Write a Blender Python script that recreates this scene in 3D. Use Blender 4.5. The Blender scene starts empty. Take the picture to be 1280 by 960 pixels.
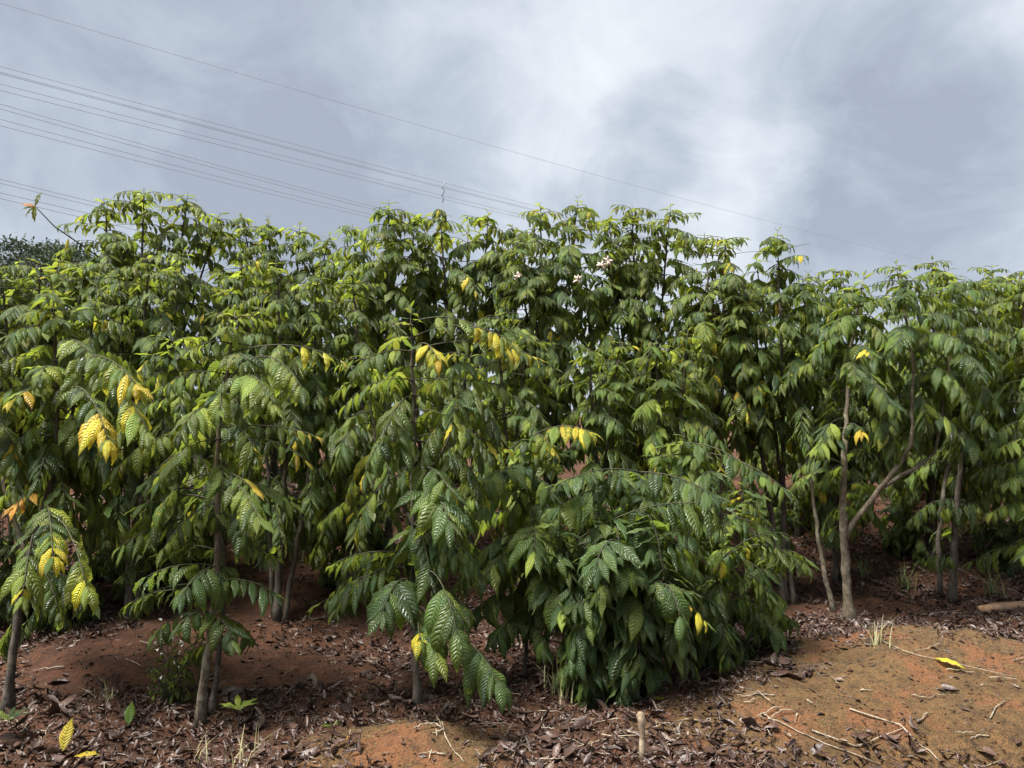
import bpy, math, random
import numpy as np
from mathutils import Matrix, Vector

random.seed(11)
rng = np.random.default_rng(11)
scene = bpy.context.scene
COL = scene.collection

# ------------------------------------------------------------------ camera
W0, H0, FPX = 1280.0, 960.0, 930.0
CAMZ, PITCH = 1.45, math.radians(2.46)
cam_d = bpy.data.cameras.new('camera')
cam = bpy.data.objects.new('camera', cam_d)
COL.objects.link(cam)
cam.location = (0, 0, CAMZ)
cam.rotation_euler = (math.pi / 2 + PITCH, 0, 0)
cam_d.sensor_width = 36.0
cam_d.lens = FPX / W0 * 36.0
cam_d.clip_start = 0.05
cam_d.clip_end = 3000
scene.camera = cam

# ------------------------------------------------------------------ light
SUN_EL, SUN_AZ = math.radians(64), math.radians(-118)     # azimuth from +Y towards +X
scene.view_settings.view_transform = 'Standard'
scene.view_settings.look = 'None'
scene.view_settings.gamma = 1
scene.view_settings.exposure = 1.48
world = bpy.data.worlds.new('World')
scene.world = world
world.use_nodes = True


def build_world():
    nt = world.node_tree
    N, L = nt.nodes, nt.links
    N.clear()
    out = N.new('ShaderNodeOutputWorld')
    bg = N.new('ShaderNodeBackground')
    sky = N.new('ShaderNodeTexSky')
    sky.sky_type = 'NISHITA'
    sky.sun_disc = False
    sky.sun_elevation = SUN_EL
    sky.sun_rotation = SUN_AZ
    tc = N.new('ShaderNodeTexCoord')
    sep = N.new('ShaderNodeSeparateXYZ')
    L.new(tc.outputs['Generated'], sep.inputs[0])

    def math_n(op, a, b=None, clamp=False):
        n = N.new('ShaderNodeMath')
        n.operation = op
        n.use_clamp = clamp
        for i, v in enumerate((a, b)):
            if v is None:
                continue
            if isinstance(v, (int, float)):
                n.inputs[i].default_value = v
            else:
                L.new(v, n.inputs[i])
        return n.outputs[0]
    zc = math_n('ADD', math_n('MAXIMUM', sep.outputs[2], 0.0), 0.55)
    px = math_n('DIVIDE', sep.outputs[0], zc)
    py = math_n('DIVIDE', sep.outputs[1], zc)
    comb = N.new('ShaderNodeCombineXYZ')
    L.new(px, comb.inputs[0])
    L.new(py, comb.inputs[1])

    def noise(scale, detail, rough, dist, off):
        mp = N.new('ShaderNodeMapping')
        mp.inputs['Location'].default_value = off
        L.new(comb.outputs[0], mp.inputs[0])
        n = N.new('ShaderNodeTexNoise')
        n.inputs['Scale'].default_value = scale
        n.inputs['Detail'].default_value = detail
        n.inputs['Roughness'].default_value = rough
        n.inputs['Distortion'].default_value = dist
        L.new(mp.outputs[0], n.inputs['Vector'])
        return n.outputs['Fac']
    n1 = noise(1.5, 7, 0.55, 0.7, (3.1, 0.4, 0))
    n2 = noise(4.6, 9, 0.6, 0.6, (8.3, 2.2, 0))
    f = math_n('ADD', math_n('MULTIPLY', n1, 0.5), math_n('MULTIPLY', n2, 0.5))

    wn = N.new('ShaderNodeTexNoise')
    wn.inputs['Scale'].default_value = 2.2
    wn.inputs['Detail'].default_value = 6
    wn.inputs['Roughness'].default_value = .55
    L.new(comb.outputs[0], wn.inputs['Vector'])
    wv = N.new('ShaderNodeVectorMath')
    wv.operation = 'SUBTRACT'
    L.new(wn.outputs['Color'], wv.inputs[0])
    wv.inputs[1].default_value = (.5, .5, .5)
    ws = N.new('ShaderNodeVectorMath')
    ws.operation = 'SCALE'
    ws.inputs['Scale'].default_value = .42
    L.new(wv.outputs[0], ws.inputs[0])
    wa = N.new('ShaderNodeVectorMath')
    wa.operation = 'ADD'
    L.new(tc.outputs['Generated'], wa.inputs[0])
    L.new(ws.outputs[0], wa.inputs[1])
    wnm = N.new('ShaderNodeVectorMath')
    wnm.operation = 'NORMALIZE'
    L.new(wa.outputs[0], wnm.inputs[0])

    def blob(x, y, lo, amp):          # a thick or thin place in the cloud deck
        a, b = (x - 640) / FPX, (480 - y) / FPX
        d = Vector((a, math.cos(PITCH) - b * math.sin(PITCH), math.sin(PITCH) + b * math.cos(PITCH))).normalized()
        vm = N.new('ShaderNodeVectorMath')
        vm.operation = 'DOT_PRODUCT'
        L.new(wnm.outputs[0], vm.inputs[0])
        vm.inputs[1].default_value = d
        mr = N.new('ShaderNodeMapRange')
        mr.interpolation_type = 'SMOOTHSTEP'
        L.new(vm.outputs['Value'], mr.inputs[0])
        mr.inputs[1].default_value = lo
        mr.inputs[2].default_value = 1.0
        mr.inputs[3].default_value = 0.0
        mr.inputs[4].default_value = amp
        return mr.outputs[0]
    for b in BLOBS:
        f = math_n('ADD', f, blob(*b))
    ramp = N.new('ShaderNodeValToRGB')
    e = ramp.color_ramp.elements
    e[0].position, e[0].color = 0.34, (0.35, 0.395, 0.475, 1)
    e[1].position, e[1].color = 0.78, (0.79, 0.825, 0.865, 1)
    m = e.new(0.46)
    m.color = (0.46, 0.515, 0.595, 1)
    m = e.new(0.60)
    m.color = (0.615, 0.665, 0.73, 1)
    L.new(f, ramp.inputs[0])
    sc = N.new('ShaderNodeVectorMath')
    sc.operation = 'SCALE'
    L.new(sky.outputs[0], sc.inputs[0])
    sc.inputs['Scale'].default_value = 0.1
    mix = N.new('ShaderNodeMix')
    mix.data_type = 'RGBA'
    mix.inputs[0].default_value = 0.93
    L.new(sc.outputs[0], mix.inputs[6])
    L.new(ramp.outputs[0], mix.inputs[7])
    L.new(mix.outputs[2], bg.inputs[0])
    bg.inputs[1].default_value = 0.44
    L.new(bg.outputs[0], out.inputs[0])


# pixel place, cosine radius, strength of thin (+) and thick (-) cloud
BLOBS = [(840, 150, 0.970, 0.17), (650, 50, 0.965, 0.08), (1060, 230, 0.976, -0.17), (250, 130, 0.90, -0.12),
         (780, 232, 0.992, -0.20), (1230, 120, 0.97, 0.08), (930, 265, 0.991, 0.14)]
build_world()

sun_d = bpy.data.lights.new('sun', 'SUN')
sun_d.energy = 5.0
sun_d.angle = math.radians(22)
sun_d.color = (1.0, 0.96, 0.88)
sun = bpy.data.objects.new('sun', sun_d)
COL.objects.link(sun)
sdir = Vector((math.sin(SUN_AZ) * math.cos(SUN_EL), math.cos(SUN_AZ) * math.cos(SUN_EL), math.sin(SUN_EL)))
sun.rotation_euler = sdir.to_track_quat('Z', 'Y').to_euler()
sun.location = (5, 5, 20)

# ------------------------------------------------------------------ helpers
CP, SP = math.cos(PITCH), math.sin(PITCH)


def ray(x, y):
    a, b = (x - 640) / FPX, (480 - y) / FPX
    return np.array([a, CP - b * SP, SP + b * CP])


def pix(x, y, d):
    r = ray(x, y)
    return np.array([0, 0, CAMZ]) + r * (d / r[1])


def proj(P):
    q = P - np.array([0, 0, CAMZ])
    f = q[..., 1] * CP + q[..., 2] * SP
    u = -q[..., 1] * SP + q[..., 2] * CP
    f = np.maximum(f, 0.05)
    return 640 + FPX * q[..., 0] / f, 480 - FPX * u / f, f


def sm(t):
    t = np.clip(t, 0, 1)
    return t * t * (3 - 2 * t)


_lat = {}


def vn(x, y, seed=0):
    if seed not in _lat:
        _lat[seed] = np.random.default_rng(seed + 100).random((256, 256))
    g = _lat[seed]
    xi, yi = np.floor(x).astype(int), np.floor(y).astype(int)
    fx, fy = sm(x - xi), sm(y - yi)
    a = g[xi & 255, yi & 255]
    b = g[(xi + 1) & 255, yi & 255]
    c = g[xi & 255, (yi + 1) & 255]
    d = g[(xi + 1) & 255, (yi + 1) & 255]
    return (a * (1 - fx) + b * fx) * (1 - fy) + (c * (1 - fx) + d * fx) * fy - 0.5


def gauss(x, y, cx, cy, rx, ry):
    return np.exp(-((x - cx) / rx) ** 2 - ((y - cy) / ry) ** 2)


def G(x, y):
    x, y = np.asarray(x, float), np.asarray(y, float)
    s0 = 4.05 + sm((x + 2.2) / 4.4) * 1.9
    h = 0.78 * sm((y - s0) / 2.7)
    h = h + 0.20 * gauss(x, y, 2.35, 4.25, 0.95, 0.60) + 0.10 * gauss(x, y, 1.25, 3.72, 0.6, 0.28)
    h = h + 0.07 * gauss(x, y, -0.45, 3.28, 0.42, 0.22) + 0.12 * gauss(x, y, -2.2, 4.35, 0.7, 0.4)
    h = h - 0.55 * sm((3.55 - y) / 0.9) * sm((x - 0.95) / 0.7) - 0.25 * sm((3.0 - y) / 1.2)
    h = h + 0.05 * vn(x * 2.1, y * 2.1, 1) + 0.035 * vn(x * 6.3, y * 6.3, 2) + 0.016 * vn(x * 19, y * 19, 3) + 0.008 * vn(x * 41, y * 41, 4)
    h = h + 0.05 * np.abs(vn(x * 5.2 + 3, y * 3.1, 7)) * sm((x - .6) / .5) * sm((5 - y) / .5)
    h = h + 1.2 * vn(x * 0.03, y * 0.03, 9) * sm((np.abs(y) - 20) / 60)
    return h


def bare(x, y):
    b = 1.12 * gauss(x, y, 2.5, 3.86, 0.90, 0.46) + 1.0 * gauss(x, y, 1.4, 3.6, 0.5, 0.20) + 1.2 * gauss(x, y, -0.45, 3.3, 0.40, 0.20)
    b = b + 1.1 * gauss(x, y, -2.15, 4.25, 0.55, 0.35) + 1.1 * gauss(x, y, -1.35, 4.3, 0.55, 0.3) + 0.9 * gauss(x, y, -1.3, 5.2, 0.6, 0.5)
    b = b + 0.7 * gauss(x, y, 2.4, 5.9, 0.6, 0.35) + 0.9 * sm((3.25 - y) / 0.4) * sm((x - 1.1) / 0.4)
    return np.clip(b + 1.0 * vn(x * 2.9, y * 2.9, 5) + 0.7 * vn(x * 10, y * 10, 6), 0, 1)


def gpix(x, y):
    r = ray(x, y)
    lo, prev = 1.5, 1.5
    for t in np.arange(1.5, 30, 0.05):
        p = np.array([0, 0, CAMZ]) + r * t / r[1]
        if p[2] < float(G(p[0], p[1])):
            break
        prev = t
    a, b = prev, t
    for _ in range(18):
        m = (a + b) / 2
        p = np.array([0, 0, CAMZ]) + r * m / r[1]
        if p[2] < float(G(p[0], p[1])):
            b = m
        else:
            a = m
    p = np.array([0, 0, CAMZ]) + r * b / r[1]
    p[2] = float(G(p[0], p[1]))
    return p


def mk_mesh(name, V, loops, totals, mats, uv=None, mat_idx=None, smooth=True, attr=None):
    me = bpy.data.meshes.new(name)
    V = np.ascontiguousarray(V, dtype=np.float32)
    loops = np.ascontiguousarray(loops, dtype=np.int32)
    totals = np.ascontiguousarray(totals, dtype=np.int32)
    me.vertices.add(len(V))
    me.vertices.foreach_set('co', V.ravel())
    me.loops.add(len(loops))
    me.loops.foreach_set('vertex_index', loops)
    me.polygons.add(len(totals))
    st = np.zeros(len(totals), np.int32)
    st[1:] = np.cumsum(totals)[:-1]
    me.polygons.foreach_set('loop_start', st)
    me.polygons.foreach_set('loop_total', totals)
    if smooth:
        me.polygons.foreach_set('use_smooth', np.ones(len(totals), bool))
    if mat_idx is not None:
        me.polygons.foreach_set('material_index', np.ascontiguousarray(mat_idx, dtype=np.int32))
    if uv is not None:
        ul = me.uv_layers.new(name='UVMap')
        ul.data.foreach_set('uv', np.ascontiguousarray(uv, dtype=np.float32).ravel())
    if attr is not None:
        a = me.attributes.new(attr[0], 'FLOAT', 'POINT')
        a.data.foreach_set('value', np.ascontiguousarray(attr[1], dtype=np.float32))
    for m in mats:
        me.materials.append(m)
    me.update(calc_edges=True)
    return me


def obj(name, me, parent=None, loc=None):
    o = bpy.data.objects.new(name, me)
    COL.objects.link(o)
    if parent is not None:
        o.parent = parent
    if loc is not None:
        o.location = loc
    return o


def tag(o, label=None, cat=None, group=None, kind=None):
    if label:
        o['label'] = label
    if cat:
        o['category'] = cat
    if group:
        o['group'] = group
    if kind:
        o['kind'] = kind
    return o


def norm(v):
    v = np.asarray(v, float)
    return v / (np.linalg.norm(v) + 1e-9)


class Tubes:
    def __init__(s):
        s.V, s.L, s.T, s.n = [], [], [], 0

    def add(s, P, R, sides=5, lump=0.0):
        P = np.asarray(P, float)
        R = np.broadcast_to(np.asarray(R, float), (len(P),))
        T = np.gradient(P, axis=0)
        ref = np.array([0.13, 0.97, 0.2]) if abs(norm(P[-1] - P[0])[2]) > 0.7 else np.array([0, 0, 1.0])
        ang = np.linspace(0, 2 * np.pi, sides, endpoint=False)
        rings = []
        for i in range(len(P)):
            t = norm(T[i])
            a = norm(np.cross(t, ref))
            b = np.cross(t, a)
            r = R[i] * (1 + lump * (rng.random(sides) - 0.5))
            rings.append(P[i] + np.outer(np.cos(ang) * r, a) + np.outer(np.sin(ang) * r, b))
        V = np.concatenate(rings)
        for i in range(len(P) - 1):
            for k in range(sides):
                k2 = (k + 1) % sides
                s.L += [s.n + i * sides + k, s.n + i * sides + k2, s.n + (i + 1) * sides + k2, s.n + (i + 1) * sides + k]
                s.T.append(4)
        s.L += [s.n + k for k in range(sides)][::-1]
        s.T.append(sides)
        s.L += [s.n + (len(P) - 1) * sides + k for k in range(sides)]
        s.T.append(sides)
        s.V.append(V)
        s.n += len(V)

    def mesh(s, name, mat, origin=(0, 0, 0)):
        return mk_mesh(name, np.concatenate(s.V) - np.asarray(origin), s.L, s.T, [mat])


# ------------------------------------------------------------------ materials
def new_mat(name):
    m = bpy.data.materials.new(name)
    m.use_nodes = True
    nt = m.node_tree
    nt.nodes.clear()
    return m, nt.nodes, nt.links


class NB:
    """small node builder"""
    def __init__(s, N, L):
        s.N, s.L = N, L

    def put(s, inp, v):
        if hasattr(v, 'is_linked') or isinstance(v, bpy.types.NodeSocket):
            s.L.new(v, inp)
        else:
            inp.default_value = v

    def m(s, op, a, b=0.0, clamp=False):
        n = s.N.new('ShaderNodeMath')
        n.operation = op
        n.use_clamp = clamp
        s.put(n.inputs[0], a)
        s.put(n.inputs[1], b)
        return n.outputs[0]

    def mix(s, f, a, b, mode='MIX'):
        n = s.N.new('ShaderNodeMix')
        n.data_type = 'RGBA'
        n.blend_type = mode
        s.put(n.inputs[0], f)
        s.put(n.inputs[6], a)
        s.put(n.inputs[7], b)
        return n.outputs[2]

    def noise(s, vec, scale, detail=4, rough=0.55):
        n = s.N.new('ShaderNodeTexNoise')
        n.inputs['Scale'].default_value = scale
        n.inputs['Detail'].default_value = detail
        n.inputs['Roughness'].default_value = rough
        if vec is not None:
            s.L.new(vec, n.inputs['Vector'])
        return n.outputs['Fac']

    def rng(s, v, a, b, c=0.0, d=1.0):
        n = s.N.new('ShaderNodeMapRange')
        n.interpolation_type = 'SMOOTHSTEP'
        s.put(n.inputs[0], v)
        for i, x in enumerate((a, b, c, d)):
            n.inputs[i + 1].default_value = x
        return n.outputs[0]

    def bump(s, h, strength, dist):
        n = s.N.new('ShaderNodeBump')
        n.inputs['Strength'].default_value = strength
        n.inputs['Distance'].default_value = dist
        s.L.new(h, n.inputs['Height'])
        return n.outputs[0]


def c4(c):
    return (c[0], c[1], c[2], 1.0)


def leaf_material(name, face, alt, vein, under, glow, trans=0.35, rough=0.36, spec=0.5, alt_lo=0.45, alt_hi=0.75, edge=None):
    m, N, L = new_mat(name)
    b = NB(N, L)
    out = N.new('ShaderNodeOutputMaterial')
    uvn = N.new('ShaderNodeUVMap')
    uvn.uv_map = 'UVMap'
    sep = N.new('ShaderNodeSeparateXYZ')
    L.new(uvn.outputs[0], sep.inputs[0])
    u, v = sep.outputs[0], sep.outputs[1]
    av = b.m('MULTIPLY', b.m('ABSOLUTE', b.m('SUBTRACT', v, 0.5)), 2.0)
    ph = b.m('SUBTRACT', u, b.m('MULTIPLY', b.m('POWER', av, 1.4), 0.13))
    geo = N.new('ShaderNodeNewGeometry')
    oi = N.new('ShaderNodeObjectInfo')
    rnd = b.m('FRACT', b.m('ADD', b.m('MULTIPLY', geo.outputs['Random Per Island'], 7.31), b.m('MULTIPLY', oi.outputs['Random'], 5.17)))
    rnd2 = b.m('FRACT', b.m('MULTIPLY', rnd, 17.7))
    nz = b.noise(geo.outputs['Position'], 38, 3)
    ph = b.m('ADD', ph, b.m('MULTIPLY', b.m('SUBTRACT', nz, .5), .06))
    wv = b.m('ABSOLUTE', b.m('SINE', b.m('MULTIPLY', ph, b.m('ADD', 29.0, b.m('MULTIPLY', rnd2, 12.0)))))
    puff = b.m('POWER', wv, 0.7)
    rib = b.rng(av, 0.0, 0.09)
    height = b.m('MULTIPLY', puff, b.m('MULTIPLY', rib, b.rng(av, 1.05, 0.7)))
    col = b.mix(b.rng(b.m('ADD', b.m('MULTIPLY', nz, 0.55), b.m('MULTIPLY', rnd, 0.45)), alt_lo, alt_hi), c4(face), c4(alt))
    veinm = b.m('MULTIPLY', b.rng(wv, 0.30, 0.02), b.rng(av, 1.0, 0.55))
    veinm = b.m('MAXIMUM', b.m('MULTIPLY', veinm, 0.55), b.rng(av, 0.075, 0.02))
    col = b.mix(veinm, col, c4(vein))
    if edge is not None:
        en = b.m('ADD', b.m('MULTIPLY', av, 0.55), b.m('ADD', b.m('MULTIPLY', nz, 0.75), b.m('MULTIPLY', u, 0.25)))
        col = b.mix(b.rng(en, 0.98, 1.08), col, c4(edge))
    # small brown specks
    sp = b.noise(geo.outputs['Position'], 210, 1)
    col = b.mix(b.m('MULTIPLY', b.rng(sp, 0.70, 0.76), 0.6), col, (0.06, 0.035, 0.015, 1))
    bp = b.noise(geo.outputs['Position'], 52, 4)
    col = b.mix(b.m('MULTIPLY', b.m('MULTIPLY', b.rng(bp, .64, .69), b.rng(rnd2, .45, .6)), .8), col, (.09, .055, .022, 1))
    hsv = N.new('ShaderNodeHueSaturation')
    L.new(col, hsv.inputs['Color'])
    L.new(b.m('ADD', 0.475, b.m('MULTIPLY', rnd2, 0.045)), hsv.inputs['Hue'])
    L.new(b.m('ADD', 0.72, b.m('MULTIPLY', rnd, 0.62)), hsv.inputs['Value'])
    top = hsv.outputs[0]
    colr = b.mix(geo.outputs['Backfacing'], top, b.mix(0.65, top, c4(under)))
    bsdf = N.new('ShaderNodeBsdfPrincipled')
    L.new(colr, bsdf.inputs['Base Color'])
    rg = b.m('ADD', b.m('ADD', rough, b.m('MULTIPLY', b.rng(nz, .4, .65), .14)), b.m('MULTIPLY', b.m('SUBTRACT', rnd2, 0.5), 0.14))
    L.new(b.m('ADD', rg, b.m('MULTIPLY', geo.outputs['Backfacing'], 0.25)), bsdf.inputs['Roughness'])
    bsdf.inputs['Specular IOR Level'].default_value = spec * 1.05
    bn = b.bump(b.m('ADD', height, b.m('MULTIPLY', nz, 0.25)), 1.0, 0.0048)
    L.new(bn, bsdf.inputs['Normal'])
    tr = N.new('ShaderNodeBsdfTranslucent')
    L.new(b.mix(0.5, c4(glow), b.mix(1.0, c4(glow), top, 'MULTIPLY')), tr.inputs['Color'])
    tc = b.mix(b.m('MULTIPLY', veinm, 0.5), c4(glow), (glow[0] * .5, glow[1] * .5, glow[2] * .5, 1))
    hs2 = N.new('ShaderNodeHueSaturation')
    L.new(tc, hs2.inputs['Color'])
    L.new(b.m('ADD', 0.6, b.m('MULTIPLY', rnd, 0.8)), hs2.inputs['Value'])
    L.new(hs2.outputs[0], tr.inputs['Color'])
    L.new(bn, tr.inputs['Normal'])
    ms = N.new('ShaderNodeMixShader')
    ms.inputs[0].default_value = trans
    L.new(bsdf.outputs[0], ms.inputs[1])
    L.new(tr.outputs[0], ms.inputs[2])
    L.new(ms.outputs[0], out.inputs[0])
    return m


LEAF_MATS = [
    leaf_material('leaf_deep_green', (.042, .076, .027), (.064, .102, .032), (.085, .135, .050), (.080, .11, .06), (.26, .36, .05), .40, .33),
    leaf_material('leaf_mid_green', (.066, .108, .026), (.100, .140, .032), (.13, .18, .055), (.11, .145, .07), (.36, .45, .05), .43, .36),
    leaf_material('leaf_lime_green', (.12, .185, .026), (.18, .235, .032), (.21, .25, .07), (.17, .21, .09), (.42, .48, .07), .42, .44),
    leaf_material('leaf_olive_green', (.065, .105, .022), (.12, .13, .025), (.15, .17, .06), (.14, .16, .08), (.34, .36, .05), .36, .40),
    leaf_material('leaf_mottled', (.10, .18, .02), (.50, .42, .03), (.10, .20, .03), (.32, .30, .08), (.60, .55, .05), .38, .42, alt_lo=.40, alt_hi=.56),
    leaf_material('leaf_yellow', (.52, .40, .03), (.40, .38, .03), (.36, .34, .04), (.46, .40, .08), (.85, .72, .06), .38, .45, edge=(.20, .11, .03)),
    leaf_material('leaf_orange', (.55, .25, .03), (.46, .34, .03), (.32, .17, .03), (.36, .22, .07), (.70, .36, .05), .32, .5, edge=(.10, .045, .02)),
]
DEEP, MID, LIME, OLIVE, MOTT, YEL, ORA = range(7)


def bark_material(name, c1, c2, c3):
    m, N, L = new_mat(name)
    b = NB(N, L)
    out = N.new('ShaderNodeOutputMaterial')
    geo = N.new('ShaderNodeNewGeometry')
    mp = N.new('ShaderNodeMapping')
    mp.inputs['Scale'].default_value = (1, 1, 0.22)
    L.new(geo.outputs['Position'], mp.inputs[0])
    n1 = b.noise(mp.outputs[0], 95, 6, .65)
    n2 = b.noise(geo.outputs['Position'], 14, 4)
    col = b.mix(b.rng(n1, .35, .65), c4(c1), c4(c2))
    col = b.mix(b.m('MULTIPLY', b.rng(n2, .50, .60), .8), col, c4(c3))
    col = b.mix(b.m('MULTIPLY', b.rng(b.noise(geo.outputs['Position'], 48, 3), .56, .64), .5), col, (c1[0] * .4, c1[1] * .4, c1[2] * .4, 1))
    bs = N.new('ShaderNodeBsdfPrincipled')
    L.new(col, bs.inputs['Base Color'])
    bs.inputs['Roughness'].default_value = .85
    L.new(b.bump(n1, .9, .006), bs.inputs['Normal'])
    L.new(bs.outputs[0], out.inputs[0])
    return m


BARK = bark_material('bark_grey_brown', (.060, .045, .030), (.135, .105, .070), (.20, .18, .13))
BARK_DARK = bark_material('bark_dark', (.030, .024, .018), (.075, .060, .045), (.10, .085, .065))
TWIG = bark_material('twig_green_brown', (.022, .022, .012), (.05, .048, .025), (.065, .055, .03))
STRAW = bark_material('dry_twig_pale', (.20, .16, .11), (.38, .32, .24), (.12, .09, .065))
STAKE = bark_material('peeled_stake', (.27, .20, .12), (.44, .36, .25), (.16, .11, .07))
LOGM = bark_material('split_wood', (.30, .16, .09), (.46, .29, .18), (.24, .18, .12))


def plain(name, c, rough=.6, var=.25):
    m, N, L = new_mat(name)
    b = NB(N, L)
    out = N.new('ShaderNodeOutputMaterial')
    geo = N.new('ShaderNodeNewGeometry')
    n = b.noise(geo.outputs['Position'], 60, 3)
    col = b.mix(n, (c[0] * (1 - var), c[1] * (1 - var), c[2] * (1 - var), 1), (min(1, c[0] * (1 + var)), min(1, c[1] * (1 + var)), min(1, c[2] * (1 + var)), 1))
    bs = N.new('ShaderNodeBsdfPrincipled')
    L.new(col, bs.inputs['Base Color'])
    bs.inputs['Roughness'].default_value = rough
    L.new(bs.outputs[0], out.inputs[0])
    return m


WIRE = plain('cable_aluminium', (.19, .20, .22), .5, .1)
FLOWER = plain('withered_blossom', (.62, .50, .44), .8, .2)
WHITE_FLOWER = plain('white_blossom', (.78, .78, .72), .7, .1)


def litter_material(name, cols):
    m, N, L = new_mat(name)
    b = NB(N, L)
    out = N.new('ShaderNodeOutputMaterial')
    geo = N.new('ShaderNodeNewGeometry')
    oi = N.new('ShaderNodeObjectInfo')
    rnd = b.m('FRACT', b.m('ADD', b.m('MULTIPLY', geo.outputs['Random Per Island'], 7.31), b.m('MULTIPLY', oi.outputs['Random'], 5.17)))
    cr = N.new('ShaderNodeValToRGB')
    e = cr.color_ramp.elements
    e[0].position, e[0].color = 0, c4(cols[0])
    e[1].position, e[1].color = 1, c4(cols[-1])
    for i, c in enumerate(cols[1:-1]):
        q = e.new((i + 1) / (len(cols) - 1))
        q.color = c4(c)
    L.new(rnd, cr.inputs[0])
    n = b.noise(geo.outputs['Position'], 120, 4)
    col = b.mix(b.m('MULTIPLY', b.rng(n, .42, .62), .5), cr.outputs[0], (.028, .018, .016, 1))
    bs = N.new('ShaderNodeBsdfPrincipled')
    L.new(col, bs.inputs['Base Color'])
    bs.inputs['Roughness'].default_value = .42
    bs.inputs['Specular IOR Level'].default_value = .45
    L.new(b.bump(n, .7, .004), bs.inputs['Normal'])
    L.new(bs.outputs[0], out.inputs[0])
    return m


LITTER = litter_material('dead_leaf', [(.034, .019, .016), (.056, .030, .023), (.080, .042, .030), (.040, .026, .022), (.070, .036, .026), (.044, .027, .021), (.085, .048, .034), (.14, .095, .065)])


def ground_material():
    m, N, L = new_mat('red_soil')
    b = NB(N, L)
    out = N.new('ShaderNodeOutputMaterial')
    geo = N.new('ShaderNodeNewGeometry')
    P = geo.outputs['Position']
    at = N.new('ShaderNodeAttribute')
    at.attribute_name = 'moss'
    n1, n2, n3 = b.noise(P, 9, 5), b.noise(P, 55, 6, .7), b.noise(P, 260, 3, .7)
    soil = b.mix(b.rng(n1, .38, .62), (.080, .036, .023, 1), (.145, .062, .035, 1))
    soil = b.mix(b.rng(n2, .5, .7), soil, (.16, .083, .048, 1))
    moss = b.mix(b.rng(n1, .35, .65), (.155, .085, .040, 1), (.245, .135, .058, 1))
    moss = b.mix(b.rng(n2, .45, .65), moss, (.15, .105, .045, 1))
    moss = b.mix(b.rng(b.noise(P, 3.1, 3), .52, .62), moss, (.27, .12, .055, 1))
    col = b.mix(b.rng(b.m('ADD', at.outputs['Fac'], b.m('MULTIPLY', b.m('SUBTRACT', n1, .5), .7)), .25, .6), soil, moss)
    n4 = b.noise(P, 24, 7, .72)
    col = b.mix(b.m('MULTIPLY', b.rng(n4, .50, .64), .7), col, (.055, .036, .025, 1))
    col = b.mix(b.m('MULTIPLY', b.rng(n3, .48, .62), .6), col, (.035, .022, .017, 1))
    col = b.mix(b.m('MULTIPLY', b.rng(n3, .42, .30), .4), col, (.33, .23, .13, 1))
    bs = N.new('ShaderNodeBsdfPrincipled')
    L.new(col, bs.inputs['Base Color'])
    bs.inputs['Roughness'].default_value = .95
    bs.inputs['Specular IOR Level'].default_value = .2
    h = b.m('ADD', b.m('MULTIPLY', n4, 1.2), b.m('ADD', b.m('MULTIPLY', n2, .7), b.m('MULTIPLY', n3, .5)))
    L.new(b.bump(h, 1.0, .03), bs.inputs['Normal'])
    L.new(bs.outputs[0], out.inputs[0])
    return m


SOIL = ground_material()

# ------------------------------------------------------------------ ground


def build_ground():
    def axis(lo, hi, step, far_lo, far_hi):
        core = np.arange(lo, hi, step)
        a, b, s = [], [], step
        x = lo
        while x > far_lo:
            s *= 1.22
            x -= s
            a.append(x)
        x, s = core[-1], step
        while x < far_hi:
            s *= 1.22
            x += s
            b.append(x)
        return np.array(a[::-1] + list(core) + b)
    xs = axis(-4.2, 4.6, 0.029, -900, 900)
    ys = axis(2.3, 7.0, 0.029, -300, 1500)
    X, Y = np.meshgrid(xs, ys)
    Z = G(X, Y)
    nx, ny = len(xs), len(ys)
    V = np.stack([X.ravel(), Y.ravel(), Z.ravel()], 1)
    idx = np.arange(nx * ny).reshape(ny, nx)
    Q = np.stack([idx[:-1, :-1], idx[:-1, 1:], idx[1:, 1:], idx[1:, :-1]], -1).reshape(-1, 4)
    mossy = np.clip(1.2 * gauss(X, Y, 2.45, 3.9, 1.3, 0.8) + 1.1 * gauss(X, Y, 1.35, 3.6, 0.7, 0.35) + 0.9 * gauss(X, Y, -0.45, 3.25, .5, .3), 0, 1)
    me = mk_mesh('ground', V, Q.ravel(), np.full(len(Q), 4), [SOIL], attr=('moss', mossy.ravel()))
    tag(obj('ground', me), kind='structure')


build_ground()

# ------------------------------------------------------------------ leaf shapes
ACR = 5


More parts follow.
